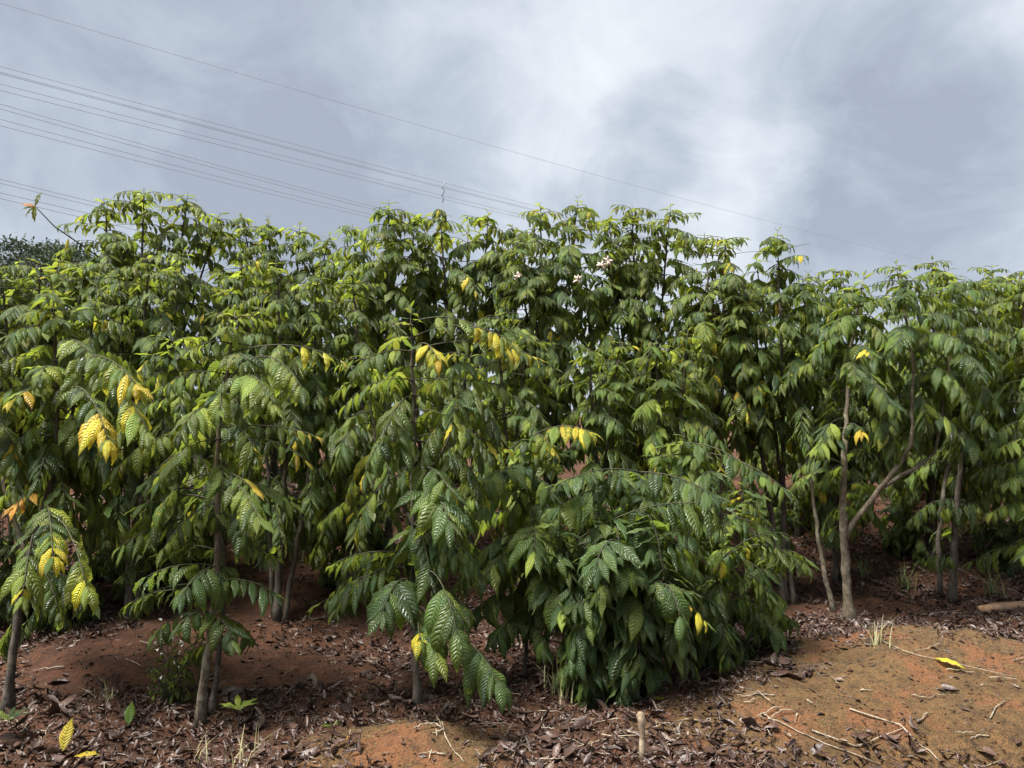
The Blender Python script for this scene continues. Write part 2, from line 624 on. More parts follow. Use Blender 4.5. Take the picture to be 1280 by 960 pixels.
def leaf_shape(rows, droop, width, fold, wave, nwave, twist, seed, ac=5):
    r = np.random.default_rng(seed)
    us = np.linspace(0, 1, rows) ** (1.0 if rows > 6 else .9)
    prof = np.sin(np.pi * np.clip(us, 0, 1) ** 0.84) ** 0.95
    prof = prof * (1 - 0.28 * sm((us - .6) / .4))
    prof[0], prof[-1] = 0.035, 0.012
    ang = droop * (0.25 * us + 0.75 * us ** 1.5)
    ds = 1.0 / (rows - 1)
    yy, zz = [0.0], [0.0]
    for i in range(1, rows):
        a = (ang[i] + ang[i - 1]) / 2
        yy.append(yy[-1] + math.cos(a) * ds)
        zz.append(zz[-1] - math.sin(a) * ds)
    vs = np.linspace(-1, 1, ac)
    V, UV = [], []
    p1, p2 = r.random() * 6, r.random() * 6
    for i, u in enumerate(us):
        t = np.array([0, math.cos(ang[i]), -math.sin(ang[i])])
        n = np.array([0, math.sin(ang[i]), math.cos(ang[i])])
        tw = twist * u
        for v in vs:
            w = v * width * prof[i]
            lift = fold * abs(w) - 1.25 * fold * abs(v) ** 2.2 * width * prof[i]
            lift += wave * abs(v) ** 2 * math.sin(u * nwave * 2 * math.pi + (p1 if v < 0 else p2)) * prof[i]
            x, z = w * math.cos(tw) - lift * math.sin(tw), w * math.sin(tw) + lift * math.cos(tw)
            V.append(np.array([x, yy[i], zz[i]]) + n * z)
            UV.append((u, (v + 1) / 2))
    return np.array(V), np.array(UV)


def leaf_topo(rows, ac):
    idx = np.arange(rows * ac).reshape(rows, ac)
    return np.stack([idx[:-1, :-1], idx[:-1, 1:], idx[1:, 1:], idx[1:, :-1]], -1).reshape(-1, 4)


SPEC = []
for k, dr in enumerate((0.45, 0.85, 0.9, 1.15, 1.2, 1.45, 1.5, 1.8)):
    SPEC.append((dr, 0.125 + 0.042 * ((k * 3) % 4) / 3, 0.42 - 0.05 * (k % 3), 0.022 + 0.012 * (k % 2), 3.2 + 0.5 * (k % 3), (-1) ** k * (0.15 + 0.07 * (k % 3)), 40 + k))
SPEC.append((1.0, 0.13, 0.5, 0.055, 2.2, 0.65, 71))
SPEC.append((0.2, 0.145, 0.3, 0.03, 3.0, -0.5, 72))
SPEC.append((2.1, 0.135, 0.6, 0.05, 2.6, 0.35, 73))
SPEC.append((0.5, 0.19, 0.3, 0.05, 2.3, 0.1, 60))
LO, HI = 6, 13
LOV = [leaf_shape(LO, *s, ac=3) for s in SPEC]
HIV = [leaf_shape(HI, *s) for s in SPEC]
TOPO_LO, TOPO_HI = leaf_topo(LO, 3), leaf_topo(HI, 5)
NS = len(SPEC)
_leafmesh = {}


def leaf_mesh(shape, colour):
    if (shape, colour) not in _leafmesh:
        V, UV = HIV[shape]
        _leafmesh[(shape, colour)] = mk_mesh('leaf', V, TOPO_HI.ravel(), np.full(len(TOPO_HI), 4), [LEAF_MATS[colour]], uv=UV[TOPO_HI.ravel()])
    return _leafmesh[(shape, colour)]


# ------------------------------------------------------------------ plant builder
UP = np.array([0, 0, 1.0])


class Plant:
    all = []

    def __init__(s, base, label, name='coffee_tree', cat='coffee tree', group=None, mix=None, size=.15, max_obj=300):
        s.base = np.asarray(base, float)
        s.label, s.name, s.cat, s.group = label, name, cat, group
        s.mix = mix or {DEEP: .3, MID: .5, LIME: .12, OLIVE: .06, MOTT: .02}
        s.size = size
        s.p, s.R, s.sc, s.sh, s.co = [], [], [], [], []
        s.stems, s.tw, s.knots = [], Tubes(), Tubes()
        s.flowers = []
        s.max_obj = max_obj
        Plant.all.append(s)

    def pick(s, mix=None):
        mix = mix or s.mix
        x = rng.random() * sum(mix.values())
        for k, w in mix.items():
            x -= w
            if x <= 0:
                return k
        return k

    def leaf(s, p, d, n, size, colour=None, shape=None):
        d = norm(d)
        n = n - d * np.dot(n, d)
        if np.linalg.norm(n) < .15:
            n = np.array([rng.normal(), rng.normal(), .3])
            n = n - d * np.dot(n, d)
        n = norm(n)
        x = np.cross(d, n)
        s.p.append(p)
        s.R.append(np.stack([x, d, n], 1))
        s.sc.append(size)
        s.sh.append(int(rng.integers(NS)) if shape is None else shape)
        s.co.append(s.pick() if colour is None else colour)

    def twig_leaves(s, P, start, spacing, size, mix=None, hang=.42, shapes=None, tip=True, miss=.06):
        """opposite pairs of hanging leaves along the path P from fraction start on"""
        seg = np.linalg.norm(np.diff(P, axis=0), axis=1)
        cum = np.concatenate([[0], np.cumsum(seg)])
        tot = cum[-1]
        q = max(start * tot, 0.02)
        hb, sb = rng.uniform(.5, 1.45), int(rng.integers(NS - 1))
        fw = rng.uniform(-.12, .2)
        while q <= tot:
            i = min(np.searchsorted(cum, q, side='right') - 1, len(P) - 2)
            f = (q - cum[i]) / (seg[i] + 1e-9)
            p = P[i] * (1 - f) + P[i + 1] * f
            d = norm(P[i + 1] - P[i])
            lat = np.cross(d, UP)
            if np.linalg.norm(lat) < .1:
                lat = np.array([1.0, 0, 0])
            lat = norm(lat)
            t = q / tot
            sz = size * (1.0 - .35 * max(0, t - .8) / .2) * rng.uniform(.68, 1.16)
            for sg in (-1, 1):
                if rng.random() < miss:
                    continue
                h = hang * hb * rng.uniform(.75, 1.25)
                dd = .75 * sg * lat + (.34 + fw + .40 * t) * d - h * UP + rng.normal(0, .11, 3)
                nn = UP + .3 * d + rng.normal(0, .15, 3)
                s.leaf(p, dd, nn, sz * rng.uniform(.9, 1.1), s.pick(mix) if mix else None,
                       int(rng.choice(shapes)) if shapes else (sb if rng.random() < .6 else None))
            q += spacing * rng.uniform(.85, 1.2)
        if tip:
            d = norm(P[-1] - P[-2])
            for sg in (-1, 1):
                lat = norm(np.cross(d, UP) + 1e-3)
                s.leaf(P[-1], d + .3 * sg * lat + .1 * UP, UP, size * rng.uniform(.5, .8), s.pick(mix) if mix else None)

    def branch(s, p0, az, el, length, bend, start, spacing, size, mix=None, r=.0035, hang=.42, bare_twig=False, shapes=None, **kw):
        n = 6
        P = [np.asarray(p0, float)]
        wob = rng.normal(0, .10)
        for i in range(1, n):
            t = i / (n - 1)
            e = el - bend * t
            a = az + wob * t
            P.append(P[-1] + length / (n - 1) * np.array([math.cos(e) * math.cos(a), math.cos(e) * math.sin(a), math.sin(e)]))
        P = np.array(P)
        s.tw.add(P, np.linspace(r, r * .45, n), 3)
        if not bare_twig:
            s.twig_leaves(P, start, spacing, size, mix, hang, shapes)
        return P

    def stem(s, pts, r0, r1, crown=(.35, 1.0), R=.5, internode=.075, keep=.9, size=None, mix=None, top_mix=None,
             leaf_start=(.12, .5), knots=0, el=(.55, .15), bend=(.85, 1.5), dead=.3, mat='bark', top=True, hang=.42):
        """pts: world polyline from the base to the shoot tip"""
        pts = np.asarray(pts, float)
        size = size or s.size
        seg = np.linalg.norm(np.diff(pts, axis=0), axis=1)
        cum = np.concatenate([[0], np.cumsum(seg)])
        tot = cum[-1]
        m = max(8, int(tot / .07))
        tt = np.linspace(0, tot, m)
        # smooth path
        P = np.stack([np.interp(tt, cum, pts[:, k]) for k in range(3)], 1)
        for _ in range(3):
            P[1:-1] = .25 * P[:-2] + .5 * P[1:-1] + .25 * P[2:]
        P[1:-1] += rng.normal(0, .0035, (m - 2, 3))
        if abs(P[0, 2] - float(G(P[0, 0], P[0, 1]))) < .02:
            P[0, 2] -= .06
        f = np.linspace(0, 1, m)
        rad = r0 + (r1 - r0) * f ** .8
        rad = np.where(f > .88, rad * (1 - .7 * (f - .88) / .12), rad)
        rad[0] *= 1.55
        rad[1] *= 1.15
        rad *= 1 + .14 * (rng.random(m) - .4)
        s.stems.append((P, rad, mat))

        def at(t):
            return np.array([np.interp(t * tot, tt, P[:, k]) for k in range(3)])
        q, az = crown[0] * tot, rng.random() * 6.28
        top_len = (crown[1] - crown[0]) * tot
        while q < tot - .03:
            t = q / tot
            fr = (tot - q) / top_len        # 0 top .. 1 crown foot
            p = at(t)
            az += math.pi / 2 + rng.normal(0, .25)
            for k in (0, math.pi):
                if rng.random() > keep * (1 - .35 * fr ** 3):
                    if rng.random() < dead:
                        s.branch(p, az + k, rng.uniform(-.1, .5), R * rng.uniform(.3, .8), rng.uniform(.1, .7), 0, 1, 0, r=.0028, bare_twig=True)
                    continue
                ln = R * (.30 + .70 * min(1, fr * 2.0)) * rng.uniform(.65, 1.12)
                e0 = el[0] + (el[1] - el[0]) * min(1, fr * 1.3) + rng.normal(0, .12)
                bd = bend[0] + (bend[1] - bend[0]) * min(1, fr * 1.2) + rng.normal(0, .15)
                st = leaf_start[0] + (leaf_start[1] - leaf_start[0]) * fr
                mm = top_mix if (top_mix and rng.random() > fr * 1.6) else mix
                s.branch(p, az + k + rng.normal(0, .15), e0, ln, bd, st, .034, size * (.74 + .30 * min(1, fr * 2.5)), mm, hang=hang)
            if knots and fr < .75:
                for _ in range(knots):
                    a = rng.random() * 6.28
                    o = np.array([math.cos(a), math.sin(a), rng.normal(0, .3)]) * rng.uniform(.008, .018)
                    s.knots.add([p + o - UP * .007, p + o, p + o + UP * .007], [.003, .008, .003], 5)
            q += internode * rng.uniform(.85, 1.2) * (.65 + .35 * min(1, fr * 3))
        if top:
            tip, erect = P[-1], rng.random() < .45
            d = norm(P[-1] - P[-2])
            for lev, (back, e, sz) in enumerate(((.10, .0, .95), (.06, .15, .85), (.03, .4, .62), (0, .95, .36))):
                for k in (0, math.pi):
                    if lev == 3 and not erect:
                        continue
                    a = az + lev * math.pi / 2 + k + rng.normal(0, .2)
                    e2 = e + rng.normal(0, .15)
                    dd = np.array([math.cos(a) * math.cos(e2), math.sin(a) * math.cos(e2), math.sin(e2)])
                    s.leaf(tip - d * back, dd, UP + .2 * dd, size * sz * rng.uniform(.85, 1.1), s.pick(top_mix or mix), int(rng.choice([1, 2, 3, 4, 5])) if lev < 3 else 0)

    def hero(s, tip, n_pairs=5, size=None, mix=None, stem=0, rise=.12, spacing=.05, hang=.3, zoff=.05, shapes=None, r=.004, pre=True):
        """a leafy side branch that leaves a stem and ends at the point tip"""
        tip = np.asarray(tip, float)
        P, rad, _ = s.stems[stem]
        i = int(np.argmin(np.abs(P[:, 2] - (tip[2] + zoff)) + .0 * rad))
        p0 = P[i]
        d = np.linalg.norm(tip - p0)
        c = p0 * .45 + tip * .55 + UP * rise * max(.6, d)
        t = np.linspace(0, 1, 12)[:, None]
        Q = (1 - t) ** 2 * p0 + 2 * t * (1 - t) * c + t ** 2 * tip
        s.tw.add(Q, np.linspace(r, r * .5, len(Q)), 4)
        ln = np.linalg.norm(np.diff(Q, axis=0), axis=1).sum()
        cut = int(len(Q) * (1 - n_pairs * spacing / ln))
        if pre and cut >= 5:
            s.twig_leaves(Q[:cut + 1], .35, .06, (size or s.size) * .9, None, .5, None, tip=False, miss=.3)
        s.twig_leaves(Q, max(.05, 1 - n_pairs * spacing / ln), spacing, size or s.size, mix, hang, shapes, miss=.02)


def place_stem(base, pts):
    """pts: (px, py, depth offset) after the base point"""
    return [base] + [pix(x, y, base[1] + dd) for x, y, dd in pts]


YG = {MOTT: .5, LIME: .36, YEL: .14}
YY = {YEL: .40, MOTT: .42, LIME: .18}
GL = {LIME: .65, MID: .3, MOTT: .05}
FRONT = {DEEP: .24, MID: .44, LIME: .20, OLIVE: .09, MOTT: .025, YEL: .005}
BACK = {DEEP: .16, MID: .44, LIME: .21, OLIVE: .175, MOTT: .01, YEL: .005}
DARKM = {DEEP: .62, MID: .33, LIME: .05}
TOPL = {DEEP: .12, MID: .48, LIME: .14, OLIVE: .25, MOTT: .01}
GF = 'coffee trees in the front row'
GB = 'tall coffee trees in the second row'
GR = 'low coffee trees filling the far rows'


def build_front():
    # left edge
    b = gpix(8, 890)
    t = Plant(b, 'leaning coffee tree with low yellow leaf sprays beside the bare soil bank', group=GF, mix=FRONT, size=.15)
    t.stem(place_stem(b, [(28, 720, .02), (72, 580, .08), (70, 470, .1), (66, 362, .12)]), .024, .006, (.50, 1), R=.42, knots=3, mat='dark', top_mix=TOPL)
    t.stem([t.stems[0][0][12]] + [pix(95, 500, b[1] + .25), pix(122, 372, b[1] + .3)], .012, .005, (.35, 1), R=.36, knots=3, mat='dark')
    t.stem([t.stems[0][0][10]] + [pix(-20, 520, b[1] + .1), pix(-40, 400, b[1] + .1)], .012, .005, (.35, 1), R=.42)
    d = b[1]
    t.hero(pix(28, 745, d - .5), 6, .17, GL, rise=.3, zoff=.25, hang=.8, spacing=.036)
    t.hero(pix(108, 732, d - .5), 4, .18, {LIME: .8, MOTT: .2}, rise=.3, zoff=.2, hang=.8, spacing=.036)
    t.hero(pix(66, 695, d - .5), 3, .16, YY, rise=.2, zoff=.15)
    t.hero(pix(20, 630, d - .15), 2, .13, {ORA: .6, YEL: .4}, rise=.1)
    t.hero(pix(15, 500, d - .2), 5, .14, YG, rise=.1)
    t.hero(pix(50, 470, d - .25), 5, .15, GL, rise=.15)
    t.hero(pix(110, 440, d - .15), 5, .16, GL, rise=.15)
    t.hero(pix(150, 470, d - .2), 2, .14, YY, rise=.15)
    t.hero(pix(170, 480, d - .45), 7, .17, YG, rise=.25, hang=.6, spacing=.036)
    t.hero(pix(135, 550, d - .5), 5, .19, YY, rise=.35, zoff=.2, hang=.7, spacing=.036)
    t.hero(pix(185, 540, d - .5), 6, .18, {LIME: .6, MOTT: .4}, rise=.35, zoff=.2, hang=.8, spacing=.036)
    def fill(t, n, x0, x1, y0, y1, d0, d1, mix, size, stems=1):
        for _ in range(n):
            t.hero(pix(rng.uniform(x0, x1), rng.uniform(y0, y1), rng.uniform(d0, d1)), int(rng.integers(4, 8)), size * rng.uniform(.85, 1.15), mix,
                   stem=int(rng.integers(stems)), rise=rng.uniform(.1, .3), hang=rng.uniform(.5, .9), zoff=rng.uniform(.03, .2), spacing=.042)
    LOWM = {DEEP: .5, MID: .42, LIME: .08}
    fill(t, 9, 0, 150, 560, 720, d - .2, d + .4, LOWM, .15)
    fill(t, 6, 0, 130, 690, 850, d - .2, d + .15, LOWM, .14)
    # second
    b = gpix(250, 905)
    d = b[1]
    t = Plant(b, 'coffee tree with slim twin grey trunks rising beside a small pale seedling', group=GF, mix=FRONT, size=.145)
    t.stem(place_stem(b, [(262, 800, 0), (273, 700, .02), (270, 560, .06), (283, 480, .1), (294, 388, .14)]), .023, .006, (.56, 1), R=.40, knots=3, top_mix=TOPL)
    b2 = gpix(265, 893)
    t.stem(place_stem(b2, [(275, 810, .04), (282, 690, .1), (240, 560, .3), (215, 420, .4)]), .015, .005, (.56, 1), R=.40, knots=2, mat='dark')
    t.hero(pix(342, 505, d - .35), 9, .165, {LIME: .85, MID: .15}, rise=.4, hang=.8, spacing=.034)
    t.hero(pix(378, 485, d - .35), 8, .165, {LIME: .85, MID: .15}, rise=.4, hang=.8, spacing=.034)
    t.hero(pix(395, 545, d - .1), 2, .13, YY, rise=.1)
    t.hero(pix(381, 575, d - .1), 1, .13, YY, rise=.2, hang=.8)
    t.hero(pix(275, 512, d - .2), 3, .13, {LIME: 1}, rise=.2)
    t.hero(pix(315, 610, d - .2), 2, .12, YG, rise=.1)
    t.hero(pix(322, 645, d - .4), 6, .18, {LIME: .7, MID: .3}, rise=.25, hang=.9, spacing=.036)
    t.hero(pix(425, 450, d + .1), 4, .15, YG, rise=.2)
    t.hero(pix(205, 690, d + .2), 5, .16, DARKM, rise=.1)
    t.hero(pix(185, 720, d - .05), 4, .18, {DEEP: 1}, rise=.1)
    t.hero(pix(230, 740, d - .25), 4, .18, {DEEP: 1}, rise=.1)
    t.hero(pix(340, 740, d - .05), 5, .15, DARKM, rise=.1)
    t.hero(pix(290, 800, d - .15), 4, .13, DARKM, rise=.1)
    t.hero(pix(225, 780, d - .1), 4, .14, DARKM, rise=.1)
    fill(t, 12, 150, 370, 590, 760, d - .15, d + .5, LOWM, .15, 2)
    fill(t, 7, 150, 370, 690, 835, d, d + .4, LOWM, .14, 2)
    # third
    b = gpix(522, 882)
    d = b[1]
    t = Plant(b, 'straight dark trunked coffee tree with big glossy leaf sprays at its foot', group=GF, mix=FRONT, size=.15)
    t.stem(place_stem(b, [(517, 760, 0), (515, 640, .03), (517, 500, .08), (513, 385, .12)]), .021, .006, (.54, 1), R=.48, knots=3, mat='dark', top_mix=TOPL, dead=.8, keep=.85)
    t.stem([t.stems[0][0][14]] + [pix(560, 560, d + .15), pix(590, 440, d + .2)], .010, .004, (.45, 1), R=.36, mat='dark')
    t.stem([t.stems[0][0][12]] + [pix(470, 560, d + .25), pix(455, 440, d + .3)], .010, .004, (.45, 1), R=.36, mat='dark')
    t.hero(pix(548, 450, d - .2), 3, .14, YY, rise=.2)
    t.hero(pix(640, 428, d - .1), 6, .15, YY, rise=.25, hang=.6, spacing=.036)
    t.hero(pix(665, 445, d), 4, .15, YG, rise=.2)
    t.hero(pix(615, 420, d), 4, .14, YG, rise=.2)
    t.hero(pix(443, 640, d + .1), 2, .13, YY, rise=.15)
    t.hero(pix(630, 560, d + .1), 2, .13, YY, rise=.15)
    t.hero(pix(478, 765, d - .4), 5, .22, {DEEP: .7, MID: .3}, rise=.25, hang=.6)
    t.hero(pix(425, 700, d + .05), 6, .16, {DEEP: .6, MID: .4}, rise=.1, hang=.7)
    t.hero(pix(572, 792, d - .55), 7, .225, {DEEP: .35, MID: .65}, rise=.5, hang=.8, spacing=.033, pre=False)
    t.hero(pix(545, 815, d - .5), 5, .21, {DEEP: .5, MID: .5}, rise=.35, hang=.8, spacing=.036, pre=False)
    t.hero(pix(622, 850, d - .55), 7, .215, {DEEP: .35, MID: .65}, rise=.3, hang=.8, spacing=.033, pre=False)
    t.hero(pix(525, 800, d - .45), 1, .14, {MOTT: 1}, rise=.1)
    t.hero(pix(562, 650, d - .35), 6, .225, {DEEP: .5, MID: .5}, rise=.25, hang=.6)
    t.hero(pix(560, 610, d - .25), 5, .19, {DEEP: .5, MID: .5}, rise=.25, hang=.6)
    fill(t, 18, 400, 600, 560, 760, d - .2, d + .5, LOWM, .16)
    fill(t, 10, 380, 560, 680, 800, d - .25, d + .3, LOWM, .16)
    # sapling between third tree and bush
    b = gpix(655, 850)
    d = b[1]
    t = Plant(b, 'short coffee sapling with corrugated glossy leaves hanging in combs next to the dense dark bush', group=GF, mix={DEEP: .35, MID: .45, LIME: .2}, size=.165)
    t.stem(place_stem(b, [(660, 760, 0), (668, 680, .04), (660, 590, .08), (665, 545, .1)]), .012, .005, (.42, 1), R=.36, knots=0, mat='dark', dead=.1)
    t.hero(pix(668, 690, d - .42), 8, .225, {MID: .75, LIME: .25}, rise=.25, hang=.8, spacing=.042)
    t.hero(pix(702, 762, d - .45), 8, .20, {MID: .6, LIME: .15, DEEP: .25}, rise=.25, hang=.8, spacing=.042)
    t.hero(pix(605, 720, d - .35), 5, .21, {DEEP: .6, MID: .4}, rise=.25, hang=.7)
    t.hero(pix(738, 540, d - .2), 8, .15, {YEL: .45, MOTT: .4, LIME: .15}, rise=.15, hang=.8, spacing=.036)
    t.hero(pix(690, 560, d - .1), 5, .14, YG, rise=.12, hang=.7)
    t.hero(pix(715, 640, d - .15), 6, .15, GL, rise=.15, hang=.6)
    t.hero(pix(640, 640, d - .1), 5, .15, {MID: .7, LIME: .3}, rise=.15, hang=.6)
    fill(t, 14, 570, 740, 570, 770, d - .35, d + .2, {DEEP: .3, MID: .5, LIME: .2}, .17)
    fill(t, 9, 560, 720, 690, 815, d - .35, d + .05, {DEEP: .45, MID: .45, LIME: .1}, .18)
    # dense bush
    b = gpix(775, 862)
    d = b[1]
    t = Plant(b, 'dense dark green coffee bush with broad wavy leaves down to the ground', name='coffee_bush', cat='bush', group=None, mix={DEEP: .72, MID: .26, LIME: .02}, size=.18)
    for (x0, x, y, dd) in ((770, 745, 625, .1), (780, 800, 590, .2), (765, 700, 690, 0), (790, 850, 640, .05), (775, 775, 680, -.25), (780, 830, 720, -.25), (772, 735, 740, -.22)):
        t.stem([b + np.array([(x0 - 775) * .002, 0, 0]), pix((x0 + x) / 2, (y + 862) / 2 - 10, d + dd * .6), pix(x, y, d + dd)], .012, .005, (.18, 1), R=.30, internode=.07, keep=.9, leaf_start=(.1, .35), mat='dark', dead=.05)
    t.hero(pix(700, 650, d - .1), 4, .16, DARKM, stem=2)
    t.hero(pix(850, 770, d - .5), 6, .21, DARKM, stem=5, rise=.25, hang=.7)
    t.hero(pix(880, 775, d - .35), 3, .14, YG, stem=5, rise=.2)
    t.hero(pix(745, 705, d - .55), 4, .235, {DEEP: 1}, stem=4, rise=.2, hang=.5)
    fill(t, 18, 670, 900, 590, 800, d - .4, d, {DEEP: .65, MID: .35}, .18, 7)
    # right of bush
    b = gpix(885, 828)
    d = b[1]
    t = Plant(b, 'bushy leaning coffee tree with lighter green sprays between the dark bush and the forked tree', group=GF, mix={DEEP: .34, MID: .46, LIME: .16, MOTT: .04}, size=.15)
    for (x, y, dd, xm) in ((855, 540, .15, 862), (930, 600, .1, 915), (965, 690, -.05, 930), (900, 700, -.25, 890), (820, 560, .35, 845)):
        t.stem([b, pix(xm, (y + 828) / 2, d + dd * .6), pix(x, y, d + dd)], .013, .005, (.2, 1), R=.30, keep=.9, leaf_start=(.1, .4), knots=2, mat='dark', dead=.1)
    t.hero(pix(925, 630, d - .3), 6, .15, GL, stem=3, rise=.2)
    t.hero(pix(960, 740, d - .3), 5, .15, {MID: .7, LIME: .3}, stem=3, rise=.2, hang=.5)
    t.hero(pix(900, 710, d - .35), 3, .13, YG, stem=3, rise=.1, hang=.7)
    t.hero(pix(1010, 700, d + .1), 5, .16, DARKM, stem=2, rise=.1)
    fill(t, 16, 850, 1010, 580, 790, d - .35, d + .15, {DEEP: .3, MID: .5, LIME: .2}, .155, 5)
    # forked tree
    b = gpix(1062, 778)
    d = b[1]
    t = Plant(b, 'forked coffee tree with a pale straight trunk and a thick limb slanting right', group=GF, mix={DEEP: .42, MID: .42, LIME: .1, OLIVE: .05, MOTT: .01}, size=.17)
    t.stem(place_stem(b, [(1056, 700, 0), (1053, 640, .02), (1057, 540, .05), (1062, 450, .1), (1080, 345, .1)]), .036, .007, (.55, 1), R=.52, knots=2, dead=.7, top_mix=TOPL)
    f = t.stems[0][0][8]
    t.stem([f, pix(1080, 635, d + .02), pix(1105, 605, d + .0), pix(1140, 560, d - .05), pix(1142, 460, d), pix(1125, 340, d + .05)], .021, .006, (.48, 1), R=.5, dead=.7, knots=2)
    t.stem([t.stems[1][0][6], pix(1170, 570, d + .2), pix(1190, 430, d + .25), pix(1190, 350, d + .25)], .015, .006, (.4, 1), R=.45, dead=.7)
    b2 = gpix(1044, 764)
    t.stem(place_stem(b2, [(1030, 720, 0), (1020, 650, .05), (1005, 540, .15), (1010, 430, .2), (1003, 345, .2)]), .018, .006, (.55, 1), R=.42, dead=.7, knots=2)
    t.hero(pix(1085, 440, d - .5), 1, .15, YY, rise=.2)
    t.hero(pix(1078, 540, d - .4), 1, .15, {YEL: 1}, rise=.1, hang=.9)
    t.hero(pix(1070, 470, d - .45), 6, .17, {MID: .6, DEEP: .4}, rise=.3, hang=.6)
    t.hero(pix(1020, 560, d - .3), 4, .15, {LIME: 1}, rise=.1, hang=.9)
    t.hero(pix(1000, 600, d - .3), 4, .15, {LIME: .5, MID: .5}, rise=.1, hang=.9)
    t.hero(pix(1100, 610, d + .3), 5, .18, DARKM, rise=.1, hang=.7)
    t.hero(pix(1065, 640, d + .3), 5, .17, DARKM, rise=.1, hang=.7)
    fill(t, 8, 985, 1130, 570, 690, d + .1, d + .6, DARKM, .16)
    # right
    b = gpix(1190, 752)
    d = b[1]
    t = Plant(b, 'coffee tree with two dark trunks close together beside the split log', group=GF, mix={DEEP: .36, MID: .44, LIME: .14, OLIVE: .06}, size=.17)
    t.stem(place_stem(b, [(1193, 680, 0), (1200, 590, .02), (1206, 500, .05), (1195, 420, .1), (1180, 335, .1)]), .034, .007, (.5, 1), R=.55, dead=.7, mat='dark', top_mix=TOPL, knots=2)
    b2 = gpix(1176, 745)
    t.stem(place_stem(b2, [(1172, 690, 0), (1180, 600, .05), (1230, 480, .1), (1240, 345, .1)]), .022, .007, (.5, 1), R=.55, dead=.7, mat='dark', top_mix=TOPL)
    t.hero(pix(1170, 640, d + .0), 5, .19, DARKM, rise=.1, hang=.7)
    t.hero(pix(1150, 700, d + .1), 5, .17, DARKM, rise=.1, hang=.7)
    t.hero(pix(1190, 410, d - .5), 5, .19, GL, rise=.25, hang=.5)
    t.hero(pix(1235, 500, d - .45), 5, .17, {MID: .7, LIME: .3}, rise=.25, hang=.6)
    t.hero(pix(1165, 480, d - .5), 4, .17, {MID: .5, LIME: .5}, rise=.25, hang=.6)
    fill(t, 10, 1110, 1270, 560, 700, d - .1, d + .5, LOWM, .17, 2)
    # right edge
    b = gpix(1345, 775)
    d = b[1]
    t = Plant(b, 'coffee tree hanging pale green leaf sprays low over the litter beyond the split log', group=GF, mix={DEEP: .3, MID: .45, LIME: .2, OLIVE: .05}, size=.17)
    t.stem(place_stem(b, [(1340, 640, 0), (1335, 480, .02), (1320, 330, .05)]), .03, .007, (.42, 1), R=.6, top_mix=TOPL)
    t.stem(place_stem(b, [(1310, 640, 0), (1285, 480, .02), (1275, 345, .05)]), .02, .007, (.42, 1), R=.5, top_mix=TOPL)
    t.hero(pix(1250, 560, d - .2), 6, .17, GL, rise=.2, hang=.7)
    t.hero(pix(1240, 640, d - .2), 6, .18, {LIME: .6, OLIVE: .4}, rise=.2, hang=.8)
    t.hero(pix(1225, 590, d + .1), 5, .18, DARKM, rise=.2, hang=.7)
    t.hero(pix(1270, 680, d), 5, .17, {MID: .6, LIME: .4}, rise=.2, hang=.8)
    fill(t, 8, 1215, 1300, 540, 710, d - .3, d + .2, {DEEP: .3, MID: .45, LIME: .25}, .17, 2)


def back_tree(x, d, tops, label, group=GB, mix=BACK, R=.5, low=.42, size=.155, r0=.026, dead=.5, keep=.85, mat='dark', top_mix=TOPL, knots=2, max_obj=300, dx=0):
    X = (x - 640) / FPX * d
    b = np.array([X, d, float(G(X, d))])
    t = Plant(b, label, group=group, mix=mix, size=size, max_obj=max_obj)
    tops = list(tops)
    if group == GB:
        tops += [(x + rng.uniform(-55, 55), max(q[1] for q in tops) + rng.uniform(15, 60), rng.uniform(-.3, .2)) for _ in range(2)]
    for i, (tx, ty, dd) in enumerate(tops):
        top = pix(tx, ty - (10 if group == GB else 6), d + dd)
        s0 = b + np.array([rng.normal(0, .03), rng.normal(0, .03), 0]) if i else b
        mid = s0 * .55 + top * .45 + np.array([(s0[0] - top[0]) * .15 + rng.normal(0, .04), rng.normal(0, .04), 0])
        t.stem([s0, mid, top], r0 * (1 if i == 0 else .7), .006, (low, 1), R=R, dead=dead, keep=keep, mat=mat if i else ('bark' if mat == 'bark' else 'dark'), top_mix=top_mix, knots=knots)
    return t


